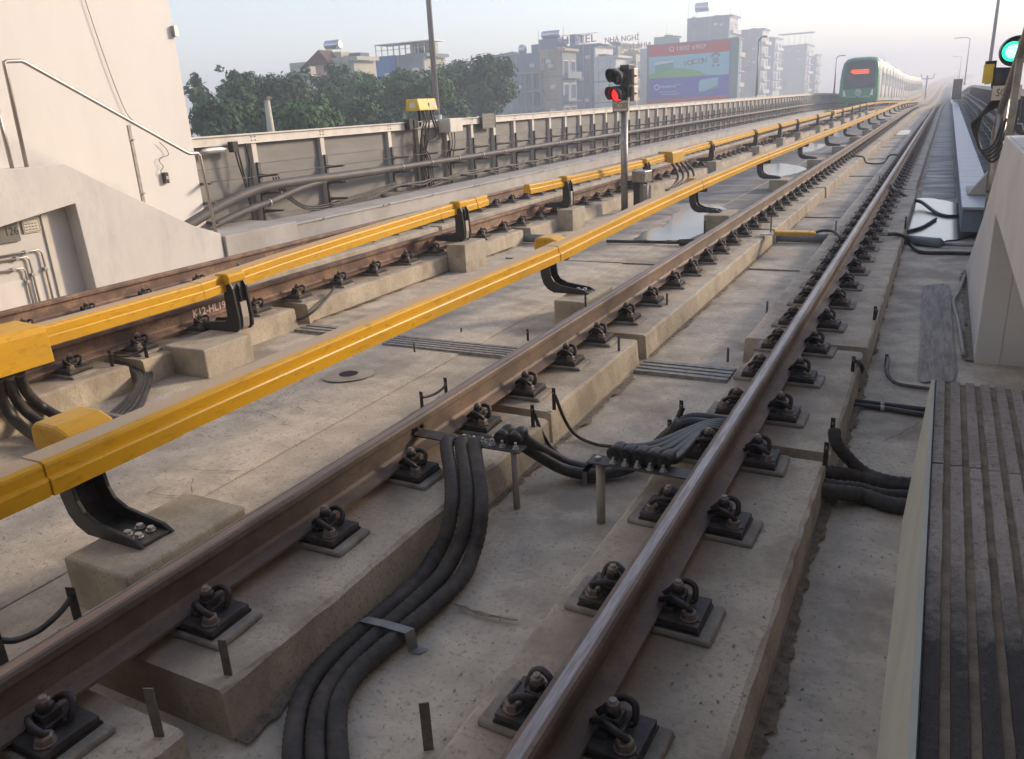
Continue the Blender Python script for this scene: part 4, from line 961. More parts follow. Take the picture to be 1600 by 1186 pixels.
# hanging wire and the small box on the wall
XW = -8.27
P = [at(x, y, X=XW) for x, y in ((120, -40), (133, 0), (153, 60), (178, 130), (197, 175), (212, 193))]
cable(P, .004, M['clip'], 'thin black wire hanging down the white station wall', 'wire', n=6)
P = [at(x, y, X=XW+.01) for x, y in ((249, 222), (259, 232), (263, 242), (252, 246), (249, 252), (255, 260), (251, 268), (257, 272))]
cable(P, .004, M['clip'], 'short loose wire curling above the small wall box', 'wire', n=6)
t = thing('wall_box', 'small dark electrical box hanging on the white station wall', 'electrical box')
c = at(259, 278, X=XW); b = MB(); b.box((XW-.03, c.y-.035, c.z-.07), (XW+.025, c.y+.035, c.z+.07)); b.build('body', M['plate'], t, bevel=.008)
b = MB(); b.box((XW+.0252, c.y-.018, c.z-.02), (XW+.035, c.y+.018, c.z+.02)); b.build('button', M['galv'], t, bevel=.004)

# ================================================================== LEFT PARAPET FENCE
XF = -8.56; ZT0, ZB0 = 1.285, -.14
fence = thing('parapet_fence', 'long low cream fence of grey panels and posts on the far side of the tracks', 'fence')
posts = [8.05, 9.35, 10.92, 12.85, 13.86, 14.92]
while posts[-1] < 150: posts.append(posts[-1]+1.03)
YF = [y for y in [6, 7, 8] + [9+i*1.0 for i in range(60)] + [70+4*i for i in range(60)]]
b = MB(); b.sweep([(XF-.10, ZT0-.14), (XF-.10, ZT0), (XF+.09, ZT0), (XF+.09, ZT0-.018), (XF+.06, ZT0-.022), (XF+.06, ZT0-.125), (XF+.08, ZT0-.14)], YF, offs=prof_off); b.build('top_beam', M['fpost'], fence)
b = MB()
b.sweep([(XF-.08, ZB0-.35), (XF-.08, ZT0-.141), (XF-.02, ZT0-.141), (XF-.02, .84), (XF-.012, .835), (XF-.02, .83), (XF-.02, .40), (XF-.012, .395), (XF-.02, .39), (XF-.02, .04), (XF-.012, .035), (XF-.02, .03), (XF-.02, ZB0-.35)], YF, offs=prof_off); b.build('panel', M['fpanel'], fence)
mb = MB(); mb.box((-.019, -.05, ZB0), (.055, .05, ZT0-.142)); mb.box((.0555, -.062, ZB0), (.065, .062, ZB0+.10)); pm = mb.build('post', M['fpost'], fence, bevel=.004)
rack = MB(); rack.box((.066, -.028, ZB0+.02), (.105, .028, .86))
for z, l in ((.69, .36), (.43, .38), (.16, .38), (-.045, .38)):
    rack.prism([(.106, z-.055), (.106, z-.005), (.106+l, z-.005), (.106+l, z-.028)], 1, -.022, .022)
rm = rack.build('cable_rack', M['frack'], fence)
bol = MB()
for y in (-.045, .03):
    for z in (ZT0-.05, ZT0-.10): bol.box((.061, y, z-.008), (.068, y+.018, z+.008))
bm_ = bol.build('bolts', M['plate'], fence)
farp = MB()
for i, y in enumerate(posts):
    x, z = XF+xt(y), zt(y)
    if y < 62:
        if i == 0: o1, o2, o3 = pm, rm, bm_
        else:
            o1, o2, o3 = pm.copy(), rm.copy(), bm_.copy()
            for o in (o1, o2, o3): COL.objects.link(o); o.parent = fence
        for o in (o1, o2, o3): o.location = (x, y, z)
    else:
        farp.box((x-.019, y-.05, ZB0+z), (x+.06, y+.05, ZT0-.142+z)); farp.box((x+.066, y-.03, ZB0+z), (x+.1, y+.03, .86+z))
        for zz in (.69, .16, -.04): farp.box((x+.1, y-.02, zz-.04+z), (x+.45, y+.02, zz-.005+z))
o = farp.build('post', M['fpost'], fence); o['kind'] = 'stuff'
# trough along the fence
t = thing('cable_trough', 'grey concrete cable trough along the foot of the cream fence', 'cable trough')
b = MB(); b.sweep([(-8.45, FL-.02), (-8.45, -.02), (-7.56, -.02), (-7.56, FL-.02)], [8.96]+[y for y in YS if y > 9], offs=prof_off); b.build('body', M['trough'], t)
b = MB(); b.sweep([(-8.2, -.0195), (-8.2, .012), (-7.545, .012), (-7.535, .004), (-7.535, -.015), (-7.55, -.0195)], [8.97]+[y for y in YS if y > 9], offs=prof_off); b.build('lid', M['trough'], t)
b = MB()
for i in range(26):
    y = 9.6+i*1.55
    for dy in (0, .16) if i % 2 else (0,): b.tube([(-7.545, y+dy, -.004), (-7.515, y+dy, -.004)], .016, 8)
b.build('bolts', M['galv'], t)
# the wide pipe on the rack arms
def zpipe(y): return .492
py = [y for y in posts if 12 < y < 62]
P = [Vector((-8.29, 7.6, .13)), Vector((-8.28, 7.95, .24)), Vector((-8.27, 8.35, .36)), Vector((-8.26, 9.1, .50)), Vector((-8.26, 9.9, .52)), Vector((-8.26, 10.9, .50))]
P = curve_pts(P, 6)+[Vector((-8.26+xt(y), y, .492+zt(y))) for y in (12, 13, 14, 16, 20, 30, 40, 50, 60, 70, 80, 90, 110, 130, 150)]
t = thing('cable_pipe', 'wide grey pipe with metal rings running along the cream fence', 'pipe')
b = MB(); b.tube(P, .055, 14, True, [.072 if p.y < 12.2 else .055 for p in P]); b.build('tube', M['pipe'], t)
for i, y in enumerate([9.2, 10.75]+[p-.06 for p in py][:48]):
    zz = .50 if y > 11.5 else .51
    b = MB(); b.tube([(-8.26, y-.012, .492 if y > 11 else .51), (-8.26, y+.012, .492 if y > 11 else .51)], .066, 16); b.build('ring', M['galv'], t)
P = [Vector((-8.24, 7.6, .02)), Vector((-8.23, 8.1, .10)), Vector((-8.22, 8.7, .22)), Vector((-8.22, 9.3, .30)), Vector((-8.24, 9.9, .40)), Vector((-8.26, 10.6, .47))]
t = thing('cable_pipe', 'second short grey pipe bending down behind the handrail foot', 'pipe')
b = MB(); b.tube(curve_pts(P, 6), .05, 14); b.build('tube', M['pipe'], t)
b = MB(); b.tube([(-8.22, 9.18, .275), (-8.22, 9.21, .28)], .062, 16); b.build('ring', M['galv'], t)
# cables on the lower arms
rnd = random.Random(11)
def rackcable(z, x, r, y0, y1, sagv, lab, seed, pre=None):
    rr = random.Random(seed); P = list(pre or [])
    ps = [p for p in posts if y0 <= p <= y1]
    for a, c in zip(ps, ps[1:]):
        dx = rr.uniform(-.02, .02)
        P.append(Vector((x+dx, a, z+r))); 
        if a < 24: P.append(Vector((x+dx+rr.uniform(-.02,.02), (a+c)/2, z+r-sagv*rr.uniform(.5, 1.2))))
    P.append(Vector((x, ps[-1], z+r+zt(ps[-1]))))
    if y1 > 40: P += [Vector((x, y, z+r+zt(y))) for y in range(66, 150, 8)]
    cable(P, r, M['gcable'], lab, 'cable', 'cables sagging on the fence rack', n=8, k=4)
rackcable(.16, -8.30, .016, 12.5, 60, .07, 'grey cable sagging on the third arm row of the fence, at the back', 1)
rackcable(.16, -8.24, .018, 12.5, 60, .03, 'grey cable on the third arm row of the fence, at the front', 2, [Vector((-8.3, 8.0, -.06)), Vector((-8.26, 9.3, -.03)), Vector((-8.25, 10.6, -.02)), Vector((-8.25, 11.3, .04)), Vector((-8.25, 12.0, .15))])
rackcable(.16, -8.20, .013, 12.5, 24, .09, 'thin grey cable hanging low from the third arm row', 3, [Vector((-8.28, 8.0, -.10)), Vector((-8.22, 9.3, -.07)), Vector((-8.2, 10.6, -.05)), Vector((-8.2, 11.5, .02)), Vector((-8.2, 12.1, .13))])
rackcable(-.045, -8.27, .017, 10.9, 60, .03, 'grey cable on the lowest arm row of the fence, at the back', 4)
rackcable(-.045, -8.21, .014, 12.5, 60, .05, 'thin grey cable on the lowest arm row of the fence', 5)
rackcable(.69, -8.12, .0055, 8.0, 60, .008, 'thin bright wire along the ends of the top arm row', 6)
for i in range(4):
    P = [Vector((-8.25+.03*i, 7.8, -.09-.015*i)), Vector((-8.22+.02*i, 8.8, -.08)), Vector((-8.2+.02*i, 9.8, -.10+.02*i)), Vector((-8.2, 10.8, -.05+.02*i)), Vector((-8.2+.01*i, 11.6, .03+.03*i)), Vector((-8.24, 12.5, .15+.012*i))]
    cable(P, .014, M['cable'], 'black cable drooping along the fence foot behind the handrail, %s of four' % ORD[i], 'cable', 'cables drooping at the fence foot', n=8)
for i in range(5):
    P = [Vector((-8.30+.03*i, 12.0, .10-.02*i)), Vector((-8.28, 13.2+.2*i, .02)), Vector((-8.24, 14.4, .08+.02*i)), Vector((-8.26, 15.4, .20)), Vector((-8.3, 16.3+.1*i, .12-.03*i)), Vector((-8.32, 16.9, -.1)), Vector((-8.4, 17.1, -.2))]
    cable(P, .012, M['cable'], 'black cable swinging between posts below the ringed pipe, %s of five' % ORD[i], 'cable', 'cables swinging between the fence posts', n=7)
for i in range(3):
    P = [Vector((-8.36, 9.5+.06*i, .62)), Vector((-8.33, 9.7+.05*i, .3)), Vector((-8.3, 10.3, .02+.03*i)), Vector((-8.26, 11.6, .05+.05*i)), Vector((-8.28, 12.6, .20+.02*i))]
    cable(P, .013, M['cable'], 'black cable crossing a wide grey fence panel, %s of three' % ORD[i], 'cable', 'cables crossing the wide fence panel', n=7)
# black junction with cables near the handrail
t = thing('junction_box', 'small black junction box with two cables on the fence beam behind the handrail', 'junction box')
c = at(365, 230, X=-8.40); b = MB(); b.box((-8.46, c.y-.05, c.z-.07), (-8.36, c.y+.06, c.z+.08)); b.build('body', M['black'], t, bevel=.006)
b = MB(); b.ball((-8.42, c.y-.35, c.z-.02), .10, (.3, 2.6, .5)); b.build('cover', M['galv'], t)
for i, dy in enumerate((0, .05, .22)):
    P = [Vector((-8.38, c.y+dy, c.z+(-.05 if i < 2 else .04))), Vector((-8.37, c.y+dy+.02, c.z-.25)), Vector((-8.38, c.y+.10+dy*.3, c.z-.55)), Vector((-8.40, c.y+.16, c.z-.9)), Vector((-8.40, c.y+.2, c.z-1.2))]
    b = MB(); b.tube(curve_pts(P, 6), .014, 8); b.build('cable', M['cable'], t)
# yellow box with cable bundle
t = thing('trackside_box', 'yellow trackside box above the fence with a bundle of black cables below', 'electrical box')
c = at(657, 165, X=-8.45)
b = MB(); b.prism([(-8.60, 1.50), (-8.58, 1.70), (-8.32, 1.70), (-8.28, 1.50)], 1, 13.60, 14.24); b.box((-8.62, 13.58, 1.482), (-8.26, 14.26, 1.4995)); b.build('body', M['ysteel'], t, bevel=.006)
b = MB(); b.box((-8.50, 13.592, 1.54), (-8.38, 13.5995, 1.63)); b.box((-8.3075, 13.95, 1.53), (-8.28, 14.16, 1.62)); b.build('label', M['fpost'], t)
b = MB(); b.cyl((-8.5, 13.9, 1.2), (-8.5, 13.9, 1.482), .03, 10); b.box((-8.56, 13.5, 1.16), (-8.36, 13.62, 1.32)); b.box((-8.5, 13.36, 1.14), (-8.38, 13.5, 1.34)); b.build('stand', M['black'], t)
rnd = random.Random(2)
for i in range(9):
    y = 13.75+.05*i; x = -8.34+rnd.uniform(-.03, .05); lp = i > 4
    P = [Vector((x, y, 1.49)), Vector((x+.03, y+.01, 1.3)), Vector((x+.03, y-.04-.10*(i % 3) if not lp else y+.12, 1.02))]
    if lp: P += [Vector((x, y-.12, .90)), Vector((x-.03, y-.28, 1.02)), Vector((x-.04, y-.33, .8))]
    P += [Vector((x-.02, 13.55+.05*i+rnd.uniform(-.05, .05), .5)), Vector((x-.02, 13.6+.05*i+rnd.uniform(-.1, .1), -.12))]
    b = MB(); b.tube(curve_pts(P, 6), .014, 8); b.build('cable', M['cable'], t)
t = thing('trackside_box', 'cream box on the fence at the foot of the tall lamp pole', 'electrical box')
b = MB(); b.box((-8.48, 14.55, 1.03), (-8.20, 15.05, 1.30)); b.build('body', M['fpost'], t, bevel=.012)
for i in range(3):
    P = [Vector((-8.32, 14.65+.12*i, 1.03)), Vector((-8.32, 14.68+.1*i, .8)), Vector((-8.36, 14.6+.12*i, .55)), Vector((-8.4, 14.7+.1*i, .3))]
    b = MB(); b.tube(curve_pts(P, 5), .010, 7); b.build('cable', M['cable'], t)
t = thing('sign_board', 'small dark grey board facing away, fixed to the fence beam', 'sign')
b = MB(); b.box((-8.44, 16.28, 1.03), (-8.42, 16.90, 1.345)); b.build('plate', M['signdark'], t)
b = MB()
for z in (1.075, 1.14, 1.235): b.box((-8.4198, 16.34, z), (-8.418, 16.84, z+.012))
for z0, z1, y0, y1 in ((1.03, 1.345, 16.28, 16.30), (1.03, 1.345, 16.88, 16.90)): b.box((-8.4198, y0, z0), (-8.41, y1, z1))
b.build('markings', M['fpanel'], t)
# lamp poles
def lamp_pole(x, y, z0, h, label, arm=0, r=.075, dirx=-1):
    t = thing('lamp_post', label, 'lamp post', (x, y, z0), group='lamp posts along the viaduct')
    b = MB(); b.tube([(0, 0, 0), (0, 0, h)], r, 12, True, [r, r*.55]); b.build('pole', M['lamp'], t)
    b = MB(); b.cyl((0, 0, -.15), (0, 0, .28), r*1.5, 12); b.build('base', M['galv'], t)
    if arm:
        b = MB(); b.tube([(0, 0, h-.05), (dirx*arm*.3, 0, h+.12), (dirx*arm, 0, h+.16)], .04, 8); b.box((dirx*arm*.8, -.12, h+.10), (dirx*arm*1.5, .12, h+.19)); b.build('lamp_head', M['galv'], t)
lamp_pole(-8.78, 15.0, 1.10, 7.4, 'tall grey lamp pole rising from the cream box on the fence', 0, .065)
p = at(1182, 148, X=-8.7); lamp_pole(p.x, p.y, 1.1, at(1184, 62, X=-8.7).z-1.1, 'curved lamp post on the fence in front of the grey houses', .3, .06, 1)
p = at(1303, 146, X=-8.7); lamp_pole(p.x, p.y, 1.1, at(1307, 90, X=-8.7).z-1.1, 'lamp post on the fence between the houses and the green train', .5, .07, 1)
# ================================================================== SIGNAL XC1203
sx, sy = -4.165, 13.71
t = thing('signal_post', 'signal on a steel post lit red, with plate XC1203', 'signal', (sx, sy, 0), math.radians(-14))
b = MB(); b.cyl((0, 0, FL), (0, 0, 1.30), .062, 20); b.cyl((0, 0, FL), (0, 0, FL+.03), .11, 20); b.build('post', M['steeld'], t)
b = MB(); b.cyl((0, 0, 1.30), (0, 0, 1.56), .085, 14, .06); b.box((-.05, -.06, 1.52), (.13, .12, 2.04)); b.build('mount', M['hood'], t, bevel=.01)
for i, zc in enumerate((1.86, 1.58)):
    h = MB(); ang = math.radians(0)
    # conical housing pointing at the viewer with a long hood
    c0 = Vector((-.04-.015*i, -.10, zc))
    h.tube([c0+Vector((0, .16, 0)), c0+Vector((0, .10, 0)), c0+Vector((0, -.02, 0))], .13, 28, True, [.105, .125, .135]); hd = h.build('lamp_housing', M['hood'], t)
    h = MB(); n = 28
    R0 = []
    for k in range(n+1):
        a = math.radians(-38)+math.radians(256)*k/n
        ln = .30 - .17*abs(k/n-.5)*2
        ca, sa = math.cos(a), math.sin(a)
        R0.append(((c0+Vector((ca*.134, -.02, sa*.134))), (c0+Vector((ca*.128, -.02-ln, sa*.128-.008)))))
    for p, q in zip(R0, R0[1:]):
        f = h.face([p[0], q[0], q[1], p[1]]); f.smooth = True
    ho = h.build('hood', M['hood'], t); md = ho.modifiers.new('s', 'SOLIDIFY'); md.thickness = .006
    h = MB(); h.cyl(c0+Vector((0, -.021, 0)), c0+Vector((0, -.035, 0)), .115, 28, .09); h.build('lens', M['offlens' if i == 0 else 'redlens'], t)
    h = MB(); h.box((.10, .02, zc-.125), (.19, .14, zc+.115)); h.tube([(.19, .06, zc), (.23, .06, zc)], .013, 8); h.box((.19, .045, zc-.02), (.203, .075, zc+.02)); h.build('door', M['steel'], t, bevel=.012)
t2 = t
b = MB(); b.box((-.155, -.115, 1.295), (.155, -.10, 1.485)); b.build('number_plate', M['signplate'], t2)
b = MB()
for a, c in (((-.155, 1.295), (.155, 1.304)), ((-.155, 1.476), (.155, 1.485)), ((-.155, 1.304), (-.147, 1.476)), ((.147, 1.304), (.155, 1.476))): b.box((a[0], -.122, a[1]), (c[0], -.1155, c[1]))
b.build('plate_rim', M['hood'], t2)
text('XC1203', 'lettering', .125, M['ink'], t2, (0, -.1162, 1.387), (math.radians(90), 0, 0), .0008, sx=.66, off=.012)
t = thing('cable_box', 'grey box on two thin legs standing just behind the signal post', 'electrical box', (sx+.30, sy+.1, 0), math.radians(-14))
b = MB(); b.box((-.15, -.12, .10), (.12, .12, .30)); b.build('body', M['steeld'], t, bevel=.015)
b = MB(); b.cyl((.10, 0, FL), (.10, 0, .1), .014, 8); b.build('leg', M['galv'], t)
b = MB(); b.box((-.15, -.06, FL), (-.02, .06, .10)); b.build('leg', M['black'], t)
# ================================================================== RIGHT SIDE: stair parapet, rail, trough, rack
t = thing('stair_parapet', 'off-white parapet of the near stair, rising behind the ribbed platform edge', 'parapet')
XR = 1.12
b = MB(); b.prism([(1.6, 1.131), (6.42, 1.131), (7.75, .41), (9.64, -.36), (9.66, -.45), (6.30, -.45), (6.30, .635), (1.6, .56)], 0, XR, XR+.16); b.build('wall', M['parapetR'], t, bevel=.006)
b = MB(); b.box((XR+.1605, 6.303, -.45), (1.60, 6.5, .9)); b.build('return_wall', M['parapetR'], t)
b = MB(); b.box((1.46, 1.6, -.45), (1.56, 6.302, 1.0)); b.build('back_wall', M['parapetR'], t)
b = MB(); b.prism([(6.5, .95), (7.6, .35), (9.6, -.40), (9.6, -.45), (6.5, -.45)], 0, XR+.1605, 1.9); b.build('stair', M['trough'], t)
b = MB(); b.box((1.14, 1.6, 1.1315), (1.6, 6.3, 1.135)); b.build('coping', M['parapetR'], t)
b = MB(); b.cyl((1.45, 5.2, .05), (1.45, 5.2, .38), .02, 8); b.box((1.42, 5.0, -.1), (1.459, 5.03, .5)); b.box((1.43, 4.55, .0), (1.459, 4.62, .3)); b.build('conduit', M['plate'], t)
# grey conduit lying along the foot of the parapet
cable(P3((1508, 430, -.38), (1497, 458, -.39), (1490, 472, -.39), (1497, 500, -.39), (1502, 530, -.39), (1506, 556, -.39)), .016, M['farm'], 'pale conduit lying along the foot of the near parapet', 'conduit')
XH = 1.22
t = thing('handrail', 'dark handrail with a heavy post in front of the green signal', 'handrail')
P = [Vector((XH, 5.2, 2.85)), Vector((XH, 7.39, 1.80)), at(1562, 178, X=XH), at(1559, 190, X=XH), at(1556, 205, X=XH), at(1546, 300, X=XH)]
b = MB(); b.tube(P, .034, 12); b.build('rail', M['steeld'], t)
p = at(1576, 205, X=XH); b = MB(); b.box((XH-.02, p.y-.055, .55), (XH+.03, p.y+.055, 1.78)); b.build('post', M['steeld'], t, bevel=.004)
# green signal with its number plate
t = thing('signal_post', 'signal showing a bright green light, half hidden behind the dark handrail', 'signal', (0, 9.3, 0), math.radians(2))
c = at(1583, 80, Y=9.3); lx_, lz = c.x, c.z
b = MB(); b.tube([(lx_+.02, .22, lz), (lx_+.02, .0, lz)], .15, 24, True, [.105, .135]); b.build('lamp_housing', M['hood'], t)
h = MB(); R0 = []
for k in range(29):
    a = math.radians(-30)+math.radians(240)*k/28; ln = .20-.10*abs(k/28-.5)*2
    R0.append((Vector((lx_+.02+math.cos(a)*.135, 0, lz+math.sin(a)*.135)), Vector((lx_+.02+math.cos(a)*.13, -ln, lz+math.sin(a)*.13))))
for p, q in zip(R0, R0[1:]): h.face([p[0], q[0], q[1], p[1]])
ho = h.build('hood', M['hood'], t); md = ho.modifiers.new('s', 'SOLIDIFY'); md.thickness = .008
h = MB(); h.cyl((lx_, -.003, lz), (lx_, -.02, lz), .088, 28, .07); h.build('lens', M['greenlens'], t)
h = MB(); h.cyl((lx_, -.0205, lz), (lx_, -.026, lz), .062, 28, .04); h.build('lens_core', M['greencore'], t)
b = MB(); b.tube([(lx_-.02, .05, lz-.14), (lx_-.03, .05, lz-.3), (lx_-.03, .05, lz-.42)], .1, 12, True, [.13, .11, .07]); b.box((lx_-.20, .1, lz-.27), (lx_-.11, .22, lz-.07)); b.build('mount', M['hood'], t)
b = MB(); b.box((lx_-.215, -.0, lz-.27), (lx_-.13, .09, lz-.10)); b.build('side_box', M['ysteel'], t, bevel=.006)
b = MB(); b.cyl((lx_, .08, FL), (lx_, .08, lz-.3), .045, 12); b.build('post', M['steeld'], t)
c = at(1569, 145, Y=9.25)
b = MB(); b.box((c.x-.10, -.06, c.z-.065), (c.x+.14, -.05, c.z+.065)); b.build('number_plate', M['signplate'], t)
text('SC', 'lettering', .10, M['ink'], t, (c.x-.025, -.0612, c.z), (math.radians(90), 0, 0), .0006, sx=.72)
for i in range(5):
    P = [Vector((lx_-.03, .0, lz-.38-.02*i)), Vector((lx_-.14-.018*i, -.03, lz-.47-.03*i)), Vector((lx_-.20-.012*i, 0, lz-.68)), Vector((lx_-.16+.025*i, 0, lz-.88-.03*i)), Vector((lx_-.05+.03*i, 0, lz-.84)), Vector((lx_+.03*i, 0.02, lz-.6))]
    b = MB(); b.tube(curve_pts(P, 6), .011, 8); b.build('cable', M['cable'], t)
# trough with pale lids
t = thing('cable_trough', 'blue-grey cable trough with pale lids running into the distance', 'cable trough')
ysr = [11.55]+[y for y in YS if y > 12]
b = MB(); b.sweep([(1.07, -.30), (1.07, -.022), (1.42, -.022), (1.42, -.30)], ysr, offs=prof_off); b.build('body', M['troughbox'], t)
y = 11.5
for i in range(60):
    b = MB(); L = .98; b.box((1.055, y, -.0215+zt(y)), (1.43, y+L-.02, .012+zt(y))); b.build('lid', M['troughR'], t, bevel=.005); y += L
b = MB(); b.sweep([(1.055, -.02), (1.055, .012), (1.43, .012), (1.43, -.02)], [y+i*6 for i in range(30)], offs=prof_off); b.build('far_lids', M['troughR'], t)
b = MB()
for i in range(5): b.box((1.08, 13+i*6, FL), (1.14, 13.1+i*6, -.3)); b.box((1.34, 13+i*6, FL), (1.40, 13.1+i*6, -.3))
b.build('support', M['block'], t)
cable(P3((1553, 310, .02), (1546, 318, .0), (1536, 335, -.05), (1536, 350, -.2)) , .008, M['clip'], 'thin black wire hanging over the trough end', 'wire')
b = MB(); b.prism([(1.13, .02), (1.65, .02), (1.65, .70), (1.60, .70)], 1, 12.75, 12.9); b.box((1.13, 12.9, .014), (1.65, 13.6, .05))
tag(b.build('sloped_slab', M['trough'], bevel=.005), 'triangular grey slab standing over the trough behind the dark handrail', 'slab')
# right fence and rack, in the shade
fr = thing('parapet_fence', 'dark shaded fence along the outer edge of the trough', 'fence')
YR = [8.3, 9]+[10+i for i in range(60)]+[70+4*i for i in range(60)]
b = MB(); b.sweep([(2.14, ZT0-.14), (2.14, ZT0), (2.34, ZT0), (2.34, ZT0-.14)], YR, offs=prof_off); b.build('top_beam', M['fpost'], fr)
b = MB(); b.sweep([(2.22, -.5), (2.22, ZT0-.14), (2.28, ZT0-.14), (2.28, -.5)], YR, offs=prof_off); b.build('panel', M['fpanel'], fr)
q1 = MB(); q1.box((-.04, -.05, -.14), (.04, .05, ZT0-.141)); pm2 = q1.build('post', M['frack'], fr)
q1 = MB(); q1.box((-.09, -.03, -.14), (-.0405, .03, .9))
for z, l in ((.69, .30), (.45, .34), (.2, .36), (-.02, .36)): q1.prism([(-.091, z-.055), (-.091, z-.005), (-.091-l, z-.005), (-.091-l, z-.028)], 1, -.022, .022)
rm2 = q1.build('cable_rack', M['frack'], fr)
for i in range(60):
    y = 9.5+i*1.03
    if i == 0: o1, o2 = pm2, rm2
    else:
        o1, o2 = pm2.copy(), rm2.copy()
        for o in (o1, o2): COL.objects.link(o); o.parent = fr
    o1.location = o2.location = (2.18, y, zt(y))
t = thing('cable_pipe', 'shaded ringed pipe on the outer rack beside the green signal', 'pipe')
b = MB(); b.tube([(1.93, y, .50+zt(y)) for y in [9, 12, 16, 20, 30, 40, 50, 60, 70, 80, 90, 110]], .06, 12); b.build('tube', M['pipe'], t)
for i in range(30):
    y = 9.6+i*1.03; b = MB(); b.tube([(1.93, y-.015, .50), (1.93, y+.015, .50)], .075, 12); b.build('ring', M['galv'], t)
for i, (z, x) in enumerate(((.22, 1.86), (.22, 1.96), (0, 1.86), (0.0, 1.95), (.71, 1.95))):
    rr = random.Random(i); P = [Vector((x+rr.uniform(-.03,.03), 9+k*1.03/1, z+.0+(-.04 if k % 2 else .02)*rr.uniform(.5,1)+zt(9+k*1.03))) for k in range(60)]
    cable(P, .02, M['cable'], 'dark cable on the shaded outer rack, %s row' % ('second', 'second inner', 'lowest', 'lowest inner', 'top')[i], 'cable', 'cables on the outer rack', n=7, k=2)
P = [at(x, y, Z=.12) for x, y in ((1556, 214), (1545, 196), (1535, 182), (1524, 168), (1515, 158), (1508, 151), (1500, 147))]
cable(P, .045, M['troughR'], 'pale bent conduit above the trough lids leading into the distance', 'conduit')
b = MB(); b.sweep([(1.44, -.42), (1.44, -.36), (2.2, -.36), (2.2, -.42)], [10]+[y for y in YS if y > 10], offs=prof_off); b.build('damp_patch', M['wetfloor'], kind='structure')
lab = ['tall lamp pole on the shaded outer fence, rising past the picture top', 'lamp post with an arm, left of the tall pole on the outer fence', 'small lamp post with an arm in the haze, third on the outer fence', 'tiny lamp post in the haze, farthest on the outer fence']
for i, (x0, y0, x1, y1, Xp) in enumerate(((1543, 127, 1557, 0, 2.4), (1507, 131, 1515, 60, 2.4), (1500, 126, 1503, 89, 2.4), (1497, 124, 1499, 106, 2.4))):
    p = at(x0, y0, X=Xp); 
    if i == 3: p = Vector((2.4, 330, 2.3))
    if i == 2: p = Vector((2.4, 215, 1.4))
    hh = at(x1, y1, Y=p.y).z-p.z if i else 9
    lamp_pole(Xp+xt(p.y), p.y, p.z, max(3, min(hh, 12)), lab[i], 0 if i == 0 else 1.2, .085)
b = MB(); p = at(1497, 128, Y=70); b.box((p.x-.3, 70, p.z-1.2), (p.x+.3, 70.3, p.z+.2)); tag(b.build('equipment_box', M['plate'], bevel=.02), 'dark box on the outer fence at the foot of the armed lamp posts', 'electrical box')
# ================================================================== STATION (over and behind the photographer): its roof and wall shade the foreground
t = thing('station_roof', 'station roof over the platforms, above the picture', 'roof')
b = MB(); b.box((-8.2, -45, 5.4), (2.0, -2.6, 5.8)); b.build('slab', M['canopy'], t)
t = thing('station_tower', 'white station wall on the platform side, outside the picture on the right', 'building')
b = MB(); b.box((2.05, -45, -3), (9, 7.2, 6.2)); b.build('wall', M['parapetR'], t)
# ================================================================== TRAIN
TY = 72.5; TX = -5.63
train = thing('metro_train', 'green-fronted metro train with silver cars coming down the far track', 'train', (TX, TY, zt(TY+8)-.0))
sec = [(-1.36, .50), (-1.42, .95), (-1.42, 2.2), (-1.37, 2.95), (-1.27, 3.50), (-1.08, 3.74), (-.6, 3.84), (.6, 3.84), (1.08, 3.74), (1.27, 3.50), (1.37, 2.95), (1.42, 2.2), (1.42, .95), (1.36, .50)]
def front_y(z): return -.62 + max(0, z-1.45)**1.2*.20 + (max(0, .9-z)*.3)
# green front mask: rings from the body toward a slightly smaller, raked face
b = MB(); rings = []
for (s_, t_) in ((1, 0), (1.0, .6), (.995, .85), (.975, .96), (.94, 1.0)):
    ring = []
    for x, z in sec:
        zz = 2.0+(z-2.0)*s_; fy = front_y(zz)
        ring.append(b.bm.verts.new((x*s_, .9+(fy-.9)*t_, zz)))
    rings.append(ring)
for A, B in zip(rings, rings[1:]):
    for i in range(len(sec)): f = b.bm.faces.new((A[i], A[(i+1) % len(sec)], B[(i+1) % len(sec)], B[i])); f.smooth = True
# face as horizontal strips
L = rings[-1]; n = len(L)
for i in range(n//2-1): b.bm.faces.new((L[i], L[i+1], L[n-2-i], L[n-1-i]))
bmesh.ops.recalc_face_normals(b.bm, faces=b.bm.faces[:])
b.build('front_mask', M['train_g'], train)
def fpanel(pts, name, m_, par, off=.02, th=.02):
    b = MB(); A = [b.bm.verts.new((x, front_y(z)-off, z)) for x, z in pts]; B = [b.bm.verts.new((x, front_y(z)-off+th, z)) for x, z in pts]
    k = len(pts); b.bm.faces.new(A); b.bm.faces.new(B[::-1])
    for i in range(k): b.bm.faces.new((A[i], B[i], B[(i+1) % k], A[(i+1) % k]))
    bmesh.ops.recalc_face_normals(b.bm, faces=b.bm.faces[:]); return b.build(name, m_, par)
ws = fpanel([(-1.16, 1.62), (-1.14, 2.9), (-1.02, 3.52), (-.6, 3.66), (.6, 3.66), (1.02, 3.52), (1.14, 2.9), (1.16, 1.62)], 'windscreen', M['glass'], train, .05)
fpanel([(-.76, 2.60), (-.76, 3.06), (.76, 3.06), (.76, 2.60)], 'board_glass', M['train_d'], train, .065, .01)
for z0_, w0_ in ((2.91, .62), (2.79, .68), (2.67, .5)): fpanel([(-w0_, z0_), (-w0_, z0_+.085), (.66, z0_+.085), (.66, z0_)], 'destination_line', M['led'], train, .08, .01)
for s_ in (-.5, .5): fpanel([(s_, 1.66), (s_+.03, 1.66), (s_+.33, 2.4), (s_+.30, 2.4)], 'wiper', M['train_d'], train, .075, .01)
